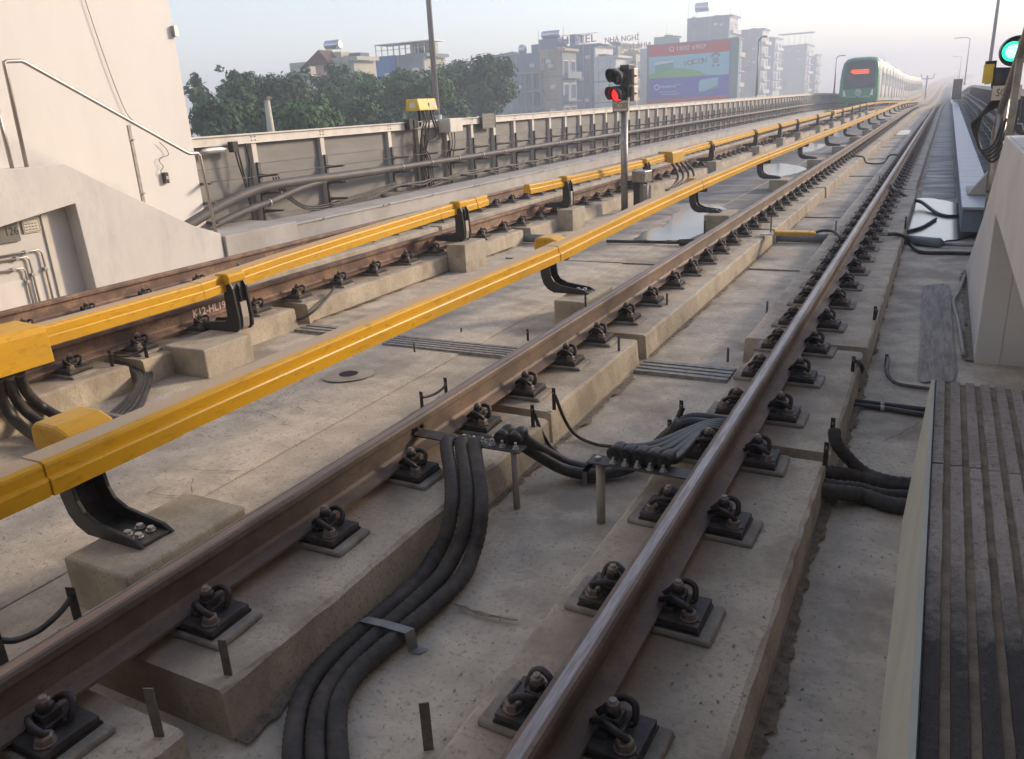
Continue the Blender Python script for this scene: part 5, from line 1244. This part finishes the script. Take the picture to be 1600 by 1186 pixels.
for s_ in (-1, 1):
    fpanel([(s_*1.10, 1.02), (s_*.86, 1.05), (s_*1.0, 1.50), (s_*1.08, 1.52)][::s_], 'headlight', M['whiteink'], train, .04)
b = MB(); cy = front_y(1.27)-.035
for k in range(24):
    a0, a1 = 2*math.pi*k/24, 2*math.pi*(k+1)/24
    b.face([(.21*math.cos(a0), cy, 1.30+.21*math.sin(a0)), (.25*math.cos(a0), cy, 1.30+.25*math.sin(a0)), (.25*math.cos(a1), cy, 1.30+.25*math.sin(a1)), (.21*math.cos(a1), cy, 1.30+.21*math.sin(a1))])
for x0, z0, x1, z1 in ((-.17, 1.33, .17, 1.37), (-.12, 1.40, .12, 1.44), (-.12, 1.14, -.08, 1.33), (.08, 1.14, .12, 1.33), (-.05, 1.22, .05, 1.26)): b.box((x0, cy-.004, z0), (x1, cy, z1))
b.build('emblem', M['whiteink'], train)
text('CAT LINH - HA DONG', 'lettering', .17, M['whiteink'], train, (0, front_y(.96)-.05, .96), (math.radians(90), 0, 0), .002, sx=1.05)
b = MB()   # open skirt frame around the coupler
b.prism([(-.85, .55), (-.80, -.02), (.80, -.02), (.85, .55), (.74, .55), (.70, .10), (-.70, .10), (-.74, .55)], 1, -.62, -.5); b.build('skirt', M['train_g'], train)
b = MB(); b.box((-.69, -.45, .11), (.69, .0, .6)); b.cyl((0, -.75, .38), (0, -.4, .38), .16, 12); b.build('coupler', M['train_d'], train)
LC = 19.2
for c_ in range(6):
    y0 = .9 if c_ == 0 else c_*(LC+.6)+.0; y1 = (c_+1)*(LC+.6)-.6
    zc = (lambda y: zt(TY+y)-zt(TY+8)); z0, z1 = zc(y0), zc(y1); n = 6
    b = MB(); b.sweep(sec, [y0+(y1-y0)*i/n for i in range(n+1)], offs=lambda Y: (0, zc(Y)))
    car = b.build('carriage', M['train_w'], train)
    b = MB(); b.box((-1.1, y0+1, .10+z0), (1.1, y1-1, .56+(z0+z1)/2))
    for k in (2.4, LC-3.2):
        for dk in (-1.1, 1.1):
            for s_ in (-1, 1): b.cyl((s_*.72, y0+k+dk, .42+z0), (s_*.84, y0+k+dk, .42+z0), .42, 16)
    b.build('underframe', M['train_d'], car)
    b = MB()
    for k in range(3): b.box((-.8, y0+2+k*5.6, 3.70+z0), (.8, y0+5+k*5.6, 3.86+z0))
    b.build('roof_unit', M['train_w'], car)
    if c_ < 5: b = MB(); b.box((-1.1, y1, .8+z1), (1.1, y1+.6, 3.4+z1)); b.build('gangway', M['train_d'], car)
    for k in range(4):
        yd = y0+1.7+k*4.75
        for s_ in (1,):
            b = MB(); b.box((1.425, yd, .75+zc(yd)), (1.437, yd+.10, 3.1+zc(yd))); b.box((1.425, yd+.62, .75+zc(yd)), (1.437, yd+.72, 3.1+zc(yd))); b.box((1.425, yd+1.24, .75+zc(yd)), (1.437, yd+1.34, 3.1+zc(yd)))
            b.box((1.426, yd+.18, 1.7+zc(yd)), (1.434, yd+.55, 2.7+zc(yd))); b.box((1.426, yd+.79, 1.7+zc(yd)), (1.434, yd+1.16, 2.7+zc(yd))); b.build('door', M['glass'], car)
            b = MB(); b.box((1.425, yd+1.9, 1.65+zc(yd)), (1.436, yd+4.0, 2.65+zc(yd))); b.build('window', M['glass'], car)
# ================================================================== TOWN BEYOND THE FENCE
def pxrect(p, Y=None, X=None):
    x0, y0, x1, y1 = p; return at(x0, y0, X=X, Y=Y), at(x1, y1, X=X, Y=Y)
def house(label, xc, ytop, xl, xr, Xf, wall, front, cat='house', floors=5, side=(), roofbox=None, name='house', rail=True, bays=2):
    C = at(xc, ytop, X=Xf); Yc, zt_ = C.y, C.z
    Xl = at(xl, ytop, Y=Yc).x; Yr = max(at(xr, ytop, X=Xf).y, Yc+3.5)
    t = thing(name, label, cat, (0, 0, 0), group='houses along the line')
    b = MB(); b.box((Xl, Yc, -11), (Xf-.25, Yr, zt_)); b.build('wall', M[wall], t)
    b = MB(); b.box((Xf-.249, Yc+.02, -11), (Xf, Yr-.02, zt_-.02)); b.build('front', M[front], t)
    zs = zt_-.6; fh = 3.3
    for k in range(floors):
        z1 = zs-k*fh; z0 = z1-fh
        b = MB(); b.box((Xf, Yc+.03, z0), (Xf+.9, Yr-.03, z0+.16)); b.box((Xf+.84, Yc+.05, z0+.16), (Xf+.9, Yr-.05, z0+.95)) if k % 2 == 0 else b.box((Xf+.02, Yc+.05, z0+.16), (Xf+.9, Yc+.12, z0+.9))
        b.build('balcony', M[front], t)
        wy = (Yr-Yc)/bays
        for j in range(bays):
            f = MB(); f.box((Xf+.002, Yc+wy*j+wy*.16, z0+.3), (Xf+.06, Yc+wy*(j+1)-wy*.16, z0+2.6)); fo = f.build('window', M['hwhite'], t)
            g = MB(); g.box((Xf+.0605, Yc+wy*j+wy*.2, z0+.42), (Xf+.075, Yc+wy*(j+1)-wy*.2, z0+2.48)); g.build('pane', M['win'], fo)
    b = MB(); b.box((Xl, Yc-.06, zt_), (Xf+.5, Yc+.12, zt_+.35)); b.box((Xf+.2, Yc+.12, zt_), (Xf+.5, Yr, zt_+.35)); b.box((Xl-.05, Yc-.12, zt_-.12), (Xf+.55, Yc-.061, zt_-.02)); b.build('roof_edge', M[wall], t)
    rr = random.Random(int(xc*7)); b = MB()
    for k in range(1, floors+1):
        z = zt_-.3-k*fh; b.box((Xl-.02, Yc-.04, z), (Xf-.26, Yc-.001, z+.14))
    b.build('floor_band', M['hgrey'], t)
    for k in range(4):
        x = rr.uniform(Xl+.6, Xf-1.4) if Xf-Xl > 3 else (Xl+Xf)/2; z = zt_-1.6-rr.randint(0, 2)*fh-rr.uniform(0, .8)
        b = MB(); b.box((x, Yc-.42, z), (x+.8, Yc-.045, z+.55)); b.cyl((x+.3, Yc-.43, z+.27), (x+.3, Yc-.421, z+.27), .2, 12); b.build('air_conditioner', M['hwhite'], t)
    for k in range(2):
        x = rr.uniform(Xl+.3, Xf-.5); b = MB(); b.tube([(x, Yc-.10, -8), (x, Yc-.10, zt_+.2)], .06, 6); b.build('downpipe', M['galv'], t)
    b = MB()
    for k in range(3):
        x = rr.uniform(Xl+.2, max(Xl+.3, Xf-1.6)); h_ = rr.uniform(.3, .8); b.box((x, Yc+rr.uniform(.6, 2.2), zt_), (x+rr.uniform(.5, 1.6), Yc+3.2, zt_+h_))
    b.build('roof_clutter', M[rr.choice(['hgrey', 'hsteel', 'hcream'])], t)
    for r in side:
        a, c = pxrect(r, Y=Yc)
        f = MB(); f.box((a.x, Yc-.05, c.z), (c.x, Yc-.001, a.z)); fo = f.build('window', M[wall], t)
        g = MB(); g.box((a.x+.12, Yc-.07, c.z+.12), (c.x-.12, Yc-.0505, a.z-.12)); g.build('pane', M['win'], fo)
    return t, Yc, zt_, Xl, Yr
def addbox(t, name, rect, Y, m_, depth=3, X=None):
    a, c = pxrect(rect, Y=Y); b = MB(); b.box((a.x, Y, c.z), (c.x, Y+depth, a.z)); return b.build(name, M[m_], t)
def tank(label, x0, y0, x1, y1, Y, m_='tank'):
    a, c = pxrect((x0, y0, x1, y1), Y=Y); r = (a.z-c.z)/2*.8; zc = a.z-r
    t = thing('water_tank', label, 'water tank', (0, 0, 0), group='steel water tanks on the roofs')
    b = MB(); b.tube([(a.x, Y, zc), (a.x+.12, Y, zc), (c.x-.12, Y, zc), (c.x, Y, zc)], r, 18, True, [r*.8, r, r, r*.8]); 
    b.build('drum', M[m_], t)
    b = MB()
    for x in (a.x+.25, c.x-.3):
        for dy in (-r*.6, r*.6): b.box((x, Y+dy, c.z-.1), (x+.06, Y+dy+.06, zc))
    b.build('frame', M['galv'], t)
XA = -52
# D: hotel block
D, Yd, zd, Xd, Yr_ = house('long blue-grey hotel side wall with small windows and a red roof sign', 930, 72, 868, 958, XA, 'hblue', 'hwhite', 'hotel', 5, [(880, 89, 887, 101), (880, 116, 887, 128), (880, 146, 888, 158)], name='hotel')
a = addbox(D, 'stair_house', (890, 54, 899, 72), Yd+.5, 'hsteel', 4)
b = MB(); A = at(896, 70, Y=Yd-.05); B_ = at(938, 71, Y=Yd-.05); 
for i in range(7): x = A.x+(B_.x-A.x)*i/6; b.box((x, Yd, zd+.3), (x+.1, Yd+5, zd+.5+.25*math.sin(i)))
b.box((A.x, Yd, zd+.36), (B_.x, Yd+5, zd+.42)); b.build('roof_frame', M['hwhite'], D)
q = at(903, 62, Y=Yd+1)
text('HOTEL', 'lettering', 1.75, M['signred'], D, (q.x, Yd+1.2, q.z), (math.radians(90), 0, 0), .12, sx=1.15)
b = MB(); b.box((q.x-3.4, Yd+1.35, q.z-1.3), (q.x+3.4, Yd+1.42, q.z-.95)); b.box((q.x-3.4, Yd+1.35, q.z+.8), (q.x+3.4, Yd+1.42, q.z+.9)); b.build('sign_frame', M['galv'], D)
# tan and concrete-frame building in front of it
t, Yt, zt_, Xt, _y = house('unfinished building with a tan wall and open concrete balconies', 878, 79, 843, 900, XA+1, 'htan', 'hgrey', 'building', 4, [(846, 90, 853, 100)], name='unfinished_building')
def frame_bldg(t, rect, Y, m_='hgrey'):
    x0, y0, x1, y1 = rect; a, c = pxrect(rect, Y=Y); dep = 5
    b = MB(); b.box((a.x+.1, Y+1.5, -11), (c.x-.1, Y+dep, a.z)); b.build('wall', M['hblue'], t)
    b = MB()
    H_ = (a.z-c.z)/2
    for k in range(5):
        z = a.z-k*H_; b.box((a.x, Y, z-.3), (c.x, Y+1.5, z))
    for x in (a.x, a.x+(c.x-a.x)*.33, a.x+(c.x-a.x)*.62, c.x-.25): b.box((x, Y+.02, -11), (x+.25, Y+.3, a.z-.301))
    b.build('frame', M[m_], t)
    b = MB()
    for k in range(4):
        z = a.z-k*H_
        for fx in (.36, .66): b.box((a.x+(c.x-a.x)*fx+.2, Y+1.42, z-H_+.3), (a.x+(c.x-a.x)*(fx+.26), Y+1.499, z-.7))
    b.build('opening', M['win'], t)
frame_bldg(t, (806, 114, 846, 168), Yt-1.0)
t2, Y2, z2, X2, _y = house('blue-grey block with rooftop shed, behind the unfinished building', 868, 84, 797, 880, XA-6, 'hblue', 'hgrey', 'building', 4, [], name='block')
tank('small upright steel water tank on the low blue-grey roof', 812, 70, 821, 88, Y2+1)
addbox(t2, 'roof_shed', (830, 70, 868, 84), Y2+1, 'hblue', 5)
addbox(t2, 'roof_shed', (841, 62, 872, 71), Y2+2, 'hsteel', 4)
tank('long horizontal steel water tank on top of the blue-grey block', 847, 49, 876, 62, Y2+3)
q = at(795, 84, Y=Y2+8); b = MB(); w0 = at(752, 92, Y=Y2+8).x; w1 = at(838, 94, Y=Y2+8).x; zz = at(795, 96, Y=Y2+8).z
b.box((w0, Y2+8, -11), (w1, Y2+18, zz)); t = thing('shed', 'low building with a sloping grey-green roof, left of the hotel', 'building')
b.build('wall', M['hteal'], t)
b = MB(); b.prism([(w0-.3, zz), (w0+.8, zz+1.0), (w0+(w1-w0)*.6, q.z+.3), (w1+.3, zz)], 1, Y2+7.6, Y2+18.4); b.build('roof', M['hteal'], t)
# white tall narrow house and the next ones behind the signal
h1 = house('narrow white house with a ladder-like grille, just left of the red signal', 962, 90, 928, 984, XA+4, 'hwhite', 'hwhite', 'house', 5, [(950, 104, 954, 116), (950, 131, 954, 143)])
h2, Yh, zh, Xh, _y = house('grey house topped by the NHÀ NGHỈ guesthouse letters', 966, 70, 944, 1000, XA-4, 'hgrey', 'hcream', 'house', 5)
q = at(972, 61, Y=Yh); text('NHÀ NGHỈ', 'lettering', 1.35, M['signred'], h2, (q.x, Yh-.2, q.z), (math.radians(90), 0, 0), .1, sx=1.0)
q2 = at(990, 71, Y=Yh+3); text('NHÀ NGHỈ', 'lettering', 1.35, M['signred'], h2, (q2.x, Yh+3, q2.z-.1), (math.radians(90), 0, 0), .1, mirror=True, sx=1.0)
b = MB(); b.box((q.x-4, Yh-.05, q.z-1.25), (q.x+4, Yh+.0, q.z-1.1)); b.box((q2.x-4, Yh+3.15, q2.z-1.4), (q2.x+4, Yh+3.2, q2.z-1.25))
for i in range(6): b.box((q.x-3.6+i*1.4, Yh-.05, zh), (q.x-3.55+i*1.4, Yh, q.z-1.1))
b.build('sign_frame', M['galv'], h2)
house('cream house with narrow balconies between the signal and the billboard', 994, 82, 975, 1014, XA+2, 'hcream', 'hcream', 'house', 5)
# billboard
XBd = -46
P0, P1 = at(1013, 72, X=XBd), at(1141, 62, X=XBd); zb0 = at(1141, 150, X=XBd).z; zb1 = P1.z
t = thing('billboard', 'huge billboard with red, pale and blue bands reading 1800 6907', 'billboard')
C0 = at(1014, 70, Y=0.0+at(1014, 70, X=XBd).y); yb = P0.y
# the board faces the photographer's side: it stands square to the line
xa = at(1014, 110, Y=yb).x; xb = at(1139, 104, Y=yb).x; ztp = at(1076, 67, Y=yb).z; zbt = at(1076, 157, Y=yb).z
H_ = ztp-zbt; W_ = xb-xa
def ad(f0, f1, g0, g1, m_, name, lift): b = MB(); b.box((xa+W_*f0, yb-.02-lift, ztp-H_*g1), (xa+W_*f1, yb-.0-lift+.018, ztp-H_*g0)); return b.build(name, M[m_], t)
b = MB(); b.box((xa-.4, yb+.02, zbt-.3), (xb+.4, yb+1.1, ztp+.2)); b.build('back_frame', M['hblue'], t)
b = MB(); b.box((xb+.41, yb+.0, zbt-8), (xb+1.5, yb+1.2, ztp+.2)); b.build('side_panel', M['hteal'], t)
b = MB(); b.box((xa-1.6, yb+.0, zbt-8), (xa-.41, yb+1.2, ztp-.3)); b.build('side_panel', M['hwhite'], t)
for fx in (.03, .38, .7, .97): b = MB(); b.box((xa+W_*fx-.2, yb+.3, -11), (xa+W_*fx+.2, yb+.8, zbt-.301)); b.build('post', M['hsteel'], t)
ad(0, 1, 0, .195, 'adred', 'red_band', 0); ad(0, 1, .195, .58, 'adsky', 'pale_band', 0); ad(0, 1, .58, .945, 'adblue', 'blue_band', 0); ad(0, 1, .945, 1, 'adred', 'red_band', 0)
b = MB(); g = [(0, .58), (0, .50), (.1, .46), (.25, .43), (.38, .42), (.52, .45), (.66, .51), (.76, .58)]
b.prism([(xa+W_*x, ztp-H_*y) for x, y in g], 1, yb-.05, yb-.021); b.build('green_hill', M['adgreen'], t)
b = MB(); b.prism([(xa+W_*x, ztp-H_*y) for x, y in ((.08, .34), (.31, .31), (.32, .43), (.13, .49), (.08, .46))], 1, yb-.075, yb-.051); b.build('green_pack', M['adteal'], t)
b = MB(); b.prism([(xa+W_*x, ztp-H_*y) for x, y in ((.08, .30), (.31, .27), (.31, .31), (.08, .34))], 1, yb-.075, yb-.051); b.build('pack_lid', M['whiteink'], t)
b = MB(); b.prism([(xa+W_*x, ztp-H_*y) for x, y in ((.64, .69), (.66, .65), (.86, .62), (.875, .64), (.87, .80), (.66, .86), (.64, .84))], 1, yb-.075, yb-.021); b.build('white_pack', M['adsky'], t)
b = MB(); b.prism([(xa+W_*x, ztp-H_*y) for x, y in ((.72, .845), (.83, .77), (.87, .74), (.87, .80))], 1, yb-.085, yb-.0751); b.build('pack_corner', M['adteal'], t)
def adt(s_, fx, fy, size, m_, sx=1.0): text(s_, 'lettering', size, M[m_], t, (xa+W_*fx, yb-.09, ztp-H_*fy), (math.radians(90), 0, 0), .01, sx=sx)
adt('1800 6907', .53, .085, H_*.115, 'whiteink', 1.15)
b = MB(); cx_, cz_ = xa+W_*.29, ztp-H_*.085
b.tube([(cx_+H_*.042*math.cos(a*math.pi/9), yb-.07, cz_+H_*.042*math.sin(a*math.pi/9)) for a in range(19)], .05, 5); b.tube([(cx_-.3, yb-.07, cz_+.35), (cx_-.25, yb-.07, cz_-.1), (cx_+.3, yb-.07, cz_-.35)], .08, 5); b.build('phone_symbol', M['whiteink'], t)
adt('V', .465, .35, H_*.12, 'hblue', 1.2); adt('O', .525, .345, H_*.12, 'signred', 1.2); adt('I', .56, .34, H_*.11, 'hblue', 1); adt('CO', .625, .33, H_*.125, 'signred', 1.2); adt('N', .70, .32, H_*.125, 'hblue', 1.2); adt('VOI CON', .22, .27, H_*.03, 'hblue', 1)
b = MB(); cx_, cz_ = xa+W_*.84, ztp-H_*.27
b.tube([(cx_+H_*.07*math.cos(a*math.pi/9), yb-.06, cz_+H_*.06*math.sin(a*math.pi/9)) for a in range(10)], H_*.014, 5); b.build('arch', M['signred'], t)
b = MB(); b.box((cx_-H_*.05, yb-.05, cz_-H_*.10), (cx_+H_*.05, yb-.021, cz_-H_*.02)); b.build('grey_figure', M['hgrey'], t)
for dx in (-.045, .05): b = MB(); b.cyl((cx_+H_*dx, yb-.06, cz_-H_*.15), (cx_+H_*dx, yb-.021, cz_-H_*.15), H_*.025, 12); b.build('grey_wheel', M['hblue'], t)
b = MB(); cx_, cz_ = xa+W_*.105, ztp-H_*.735
b.tube([(cx_+H_*.045*math.cos(a*math.pi/9), yb-.05, cz_+H_*.045*math.sin(a*math.pi/9)) for a in range(19)], H_*.010, 5); b.build('round_logo', M['whiteink'], t)
b = MB()
for i, (fx, w_) in enumerate(((.15, .018), (.175, .03), (.21, .018), (.235, .03), (.27, .018), (.295, .018), (.32, .03), (.355, .06))):
    b.box((xa+W_*fx, yb-.05, ztp-H_*(.755 if i < 7 else .715)), (xa+W_*(fx+w_), yb-.021, ztp-H_*(.71+.004*(i % 3)) if i < 7 else ztp-H_*.70))
for i in range(9): b.box((xa+W_*(.135+.026*i), yb-.05, ztp-H_*.835), (xa+W_*(.153+.026*i), yb-.021, ztp-H_*.815))
for i in range(9): b.box((xa+W_*(.165+.026*i), yb-.05, ztp-H_*.88), (xa+W_*(.183+.026*i), yb-.021, ztp-H_*.86))
b.build('faded_lines', M['adsky'], t)
# houses behind and past the billboard
E1, Ye, ze, Xe, _y = house('tall blue-grey house rising behind the billboard, with a water tank', 1141, 25, 1074, 1154, -50, 'hblue', 'hwhite', 'house', 6, [(1082, 35, 1088, 44)])
tank('steel water tank on the roof of the tallest house behind the billboard', 1087, 5, 1108, 21, Ye+1.5)
t = house('small blue shed-topped house behind the billboard\'s left end', 1054, 58, 1022, 1062, -62, 'hteal', 'hgrey', 'house', 4)[0]
house('grey house with cream balconies right of the billboard', 1192, 46, 1146, 1202, -48, 'hgrey', 'hwhite', 'house', 6, [(1163, 104, 1175, 112)])
house('brick-fronted narrow house just past the billboard edge', 1150, 60, 1141, 1160, -44, 'hblue', 'hcream', 'house', 5)
G1, Yg, zg, Xg, _y = house('grey house with a glassed roof terrace, fourth past the billboard', 1262, 70, 1202, 1272, -50, 'hgrey', 'hwhite', 'house', 5, [(1222, 126, 1230, 134)])
b = MB(); A = at(1216, 54, Y=Yg+.5); B_ = at(1268, 53, Y=Yg+.5); b.box((A.x, Yg+.5, A.z-.15), (B_.x+.5, Yg+7, A.z+.1))
for i in range(7): x = A.x+(B_.x-A.x)*i/6; b.box((x-.05, Yg+.5, zg), (x+.05, Yg+.6, A.z-.15))
b.build('roof_terrace', M['hgrey'], G1)
house('slim grey house with a small balcony, last before the armed lamp post', 1277, 86, 1262, 1283, -48, 'hgrey', 'hcream', 'house', 4)
house('pale house between the two tallest grey houses past the billboard', 1212, 60, 1194, 1222, -56, 'hsteel', 'hwhite', 'house', 5)
rnd = random.Random(9)
for i in range(16):   # roof aerials
    x = rnd.choice((850, 878, 925, 1075, 1122, 1141, 1150, 1165, 1196, 1212, 1040, 1028, 1245, 640, 520, 705)) + rnd.uniform(-3, 3)
for i, (x, yt_, yb_, Yq) in enumerate(((839, 47, 84, Yt), (878, 40, 62, Y2+3), (1075, 2, 28, Ye), (1141, 5, 22, Ye), (1151, 20, 34, Ye+6), (1197, 30, 52, Yg), (1041, 38, 58, Ye+10), (1157, 12, 30, Ye+5))):
    a, c = pxrect((x, yt_, x, yb_+6), Y=Yq); b = MB(); b.tube([(a.x, Yq+.5, c.z), (a.x, Yq+.5, a.z)], .04, 5)
    tag(b.build('roof_aerial', M['galv']), 'thin roof aerial, %s from the left along the roofs' % ORD[[0, 1, 3, 4, 6, 7, 2, 5][i]], 'aerial', 'thin aerials on the roofs')
# left houses among the trees
t, Ya, za, Xa, _y = house('cream house with a red-brown gable and water tank, half hidden by trees', 552, 94, 515, 558, -50, 'hcream', 'hcream', 'house', 3)
a, c = pxrect((486, 82, 520, 100), Y=Ya); b = MB(); b.prism([(a.x-.6, c.z), (a.x+1.6, a.z+.1), (c.x+.3, c.z)], 1, Ya-.8, Ya+1.2); b.build('roof', M['tile'], t)
addbox(t, 'gable_wall', (492, 100, 522, 160), Ya-.5, 'hpink', 5); addbox(t, 'stair_house', (517, 82, 534, 95), Ya+1, 'hcream', 3)
addbox(t, 'lower_wing', (452, 99, 490, 150), Ya+2, 'hcream', 5)
tank('shiny steel water tank above the red-brown gable among the trees', 508, 64, 533, 80, Ya+2)
t, Yb, zb, Xb, _y = house('house with a blue side wall and a framed roof terrace above the trees', 662, 88, 588, 696, -54, 'hgrey', 'hcream', 'house', 3)
addbox(t, 'blue_wall', (586, 89, 624, 170), Yb-.3, 'hbluep', .28)
addbox(t, 'terrace_room', (640, 67, 664, 88), Yb+1, 'hcream', 3)
b = MB()
A = at(586, 72, Y=Yb); B_ = at(662, 66, Y=Yb)
for i in range(9): x = A.x+(B_.x-A.x)*i/8; b.box((x-.04, Yb, zb), (x+.04, Yb+.08, A.z)); b.box((x-.04, Yb+2.4, zb), (x+.04, Yb+2.48, A.z))
b.box((A.x, Yb-.1, A.z), (B_.x+1.2, Yb+2.6, A.z+.12)); b.box((A.x, Yb, zb+1.0), (B_.x, Yb+.06, zb+1.06)); b.build('terrace_frame', M['galv'], t)
b = MB()
for i in range(3):
    for j in range(2): x = at(642+9*i, 72, Y=Yb).x; z = at(642, 70+9*j, Y=Yb).z; b.box((x, Yb+.94, z-.9), (x+.75, Yb+.999, z))
b.build('pane', M['win'], t)
# concrete pole among the trees
p = at(424, 208, X=-22); q = at(417, 156, X=-22); t = thing('concrete_pole', 'short leaning concrete pole in front of the trees', 'pole')
b = MB(); b.tube([(p.x, p.y, -11), (p.x, p.y, p.z), (p.x, q.y, q.z)], .14, 10, True, [.2, .14, .10]); b.build('shaft', M['hcream'], t)
b = MB(); b.box((p.x-.12, q.y-.14, q.z), (p.x+.12, q.y+.14, q.z+.12)); b.build('cap', M['plate'], t)

# ------------------------------------------------------------------ trees
def tree(label, xc, ytop, wpx, X, seed, leaf='leafA', airy=0, dens=1.0, zlow=-6.5):
    rnd = random.Random(seed)
    C = at(xc, ytop, X=X); d = (C-CAM).length; R = wpx/2*d/F*1.1
    top_ = C.z; t = thing('tree', label, 'tree', (C.x, C.y, 0), group='trees beyond the cream fence')
    # trunk and limbs
    b = MB(); fork = top_-R*1.9
    b.tube([(0, 0, -11), (rnd.uniform(-.3,.3), rnd.uniform(-.3,.3), (fork-11)/2), (0, 0, fork)], .3, 9, True, [.42, .32, .26])
    tips = []; nb = 9 if airy else 7
    for i in range(nb):
        a = i*2*math.pi/nb+rnd.uniform(-.4, .4); rr = R*rnd.uniform(.45, .85); zz = top_-R*rnd.uniform(.25, 1.0)
        tip = Vector((math.cos(a)*rr, math.sin(a)*rr, zz)); m1 = Vector((math.cos(a)*rr*.4, math.sin(a)*rr*.4, fork+(zz-fork)*.5))
        b.tube(curve_pts([(0, 0, fork-.3), m1, tip], 4), .1, 6, True, [(.20 if airy else .17)-.016*k for k in range(9)]); tips.append(tip)
        for j in range(3):
            s_ = m1.lerp(tip, rnd.uniform(.2, .8)); e = s_+Vector((rnd.uniform(-1,1), rnd.uniform(-1,1), rnd.uniform(.2, 1)))*R*.35
            b.tube([s_, s_.lerp(e, .5)+Vector((0,0,.1)), e], .04, 5, True, [.05, .035, .015]); tips.append(e)
    b.build('trunk', M['bark'], t)
    b = MB(); blobs = []
    nbl = int((15 if airy else 30)*dens)
    for p in tips[:: (1 if airy else 1)]: blobs.append((p, R*rnd.uniform(.16, .26) if airy else R*rnd.uniform(.24, .40)))
    for i in range(nbl):
        a = rnd.uniform(0, 2*math.pi); u = rnd.uniform(-.95, 1); rr = math.sqrt(max(0, 1-u*u))*R*rnd.uniform(.55, 1.15)
        hz = (top_-R*.9)+u*R*.85 if u > 0 else (top_-R*.9)+u*abs(top_-R*.9-zlow)*.8
        sc = (.11, .20) if airy else (.15, .34)
        blobs.append((Vector((math.cos(a)*rr*(1.05 if not airy else 1), math.sin(a)*rr, hz)), R*rnd.uniform(*sc)))
    L_ = .075 + d*.0011
    for c, r in blobs:
        nl = int(min(620, (r/L_)**2*(6 if airy else 9)))
        for k in range(nl):
            v = Vector((rnd.gauss(0, 1), rnd.gauss(0, 1), rnd.gauss(0, 1))).normalized()*r*(rnd.random()**.45)*rnd.uniform(.8, 1.15)
            v.z *= .8; p = c+v; s_ = L_*rnd.uniform(.7, 1.5)
            nrm = (v.normalized()+Vector((rnd.uniform(-1,1), rnd.uniform(-1,1), rnd.uniform(-.2, 1.2)))*.8).normalized()
            u_ = nrm.orthogonal().normalized(); u_.rotate(Matrix.Rotation(rnd.uniform(0, 6.28), 3, nrm)); w_ = nrm.cross(u_)
            vs = [b.bm.verts.new(q) for q in (p-u_*s_, p-w_*s_*.45, p+u_*s_, p+w_*s_*.45)]
            b.bm.faces.new(vs)
    b.build('crown', M[leaf], t)
T_ = [('open-crowned tree with bare limbs showing, next to the white station wall', 338, 103, 100, -34, 'leafA', 1),
      ('dark dense tree, second to the right of the white station wall', 425, 108, 110, -36, 'leafA', 0),
      ('airy tree with pale branches in front of the cream gabled house', 500, 96, 90, -40, 'leafA', 1),
      ('mid-green bushy tree below the cream gabled house', 572, 118, 110, -33, 'leafB', 0),
      ('bright green tree left of the tall lamp pole, below the framed terrace', 645, 112, 110, -31, 'leafB', 0),
      ('big dark round tree right of the tall lamp pole', 742, 84, 116, -34, 'leafA', 0),
      ('low green bushy tree at the foot of the dark tree, behind the short pole', 455, 158, 120, -26, 'leafB', 0),
      ('low dark tree at the fence behind the handrail end', 345, 155, 110, -28, 'leafA', 0),
      ('low dark tree under the yellow trackside box', 680, 150, 110, -29, 'leafA', 0),
      ('low dark bushy tree between the short pole and the yellow trackside box', 560, 160, 120, -27, 'leafA', 0),
      ('ragged small tree against the sky, between dark tree and airy tree', 385, 112, 60, -38, 'leafA', 1),
      ('leafy tree left edge of the gap before the blue-walled house', 540, 104, 70, -42, 'leafB', 1)]
for i, (lab, x, y, w_, X, lf, ai) in enumerate(T_):
    tree(lab, x, y, w_, X, 20+i, lf, ai, zlow=-7)
# distant mass of trees and low roofs at the foot of the fog
b = MB(); rnd = random.Random(4)
for i in range(30):
    y = rnd.uniform(180, 700); x = rnd.choice((-1, 1))*rnd.uniform(25, 260)-5
    if -30 < x < 14: continue
    b.box((x, y, -11), (x+rnd.uniform(8, 20), y+rnd.uniform(8, 20), rnd.uniform(-6, 4)))
b.build('far_town', M['hgrey'], kind='stuff')
# far pylon-like lamp with three arms
p = at(1446, 150, Y=170); q = at(1447, 118, Y=170); t = thing('lamp_post', 'far lamp post with arms both sides, right of the train', 'lamp post', (p.x, 170, p.z))
b = MB(); h_ = q.z-p.z; b.tube([(0, 0, -3), (0, 0, h_)], .16, 8); b.build('pole', M['lamp'], t)
for s_ in (-1, 1): b = MB(); b.tube([(0, 0, h_-.6), (s_*.9, 0, h_-.5), (s_*1.1, 0, h_+.3)], .1, 6); b.build('lamp_head', M['lamp'], t)
# faint tower in the haze
p = at(1355, 60, Y=1200); b = MB(); b.box((p.x-22, 1200, -11), (p.x+22, 1230, min(40, at(1392, 66, Y=1200).z))); tag(b.build('far_tower', M['hgrey']), 'very faint tower block in the haze right above the train', 'tower')
# ================================================================== AIR
hz = bpy.data.materials.new('haze_air'); hz.use_nodes = True; N = hz.node_tree.nodes; N.clear()
out = N.new('ShaderNodeOutputMaterial'); pv = N.new('ShaderNodeVolumePrincipled')
pv.inputs['Color'].default_value = (.86, .89, .955, 1); pv.inputs['Density'].default_value = .0031; pv.inputs['Anisotropy'].default_value = .18
hz.node_tree.links.new(pv.outputs[0], out.inputs['Volume'])
b = MB(); b.box((-900, -120, -12.2), (900, 1300, 42)); b.build('haze', hz, kind='stuff')
#@@TAIL
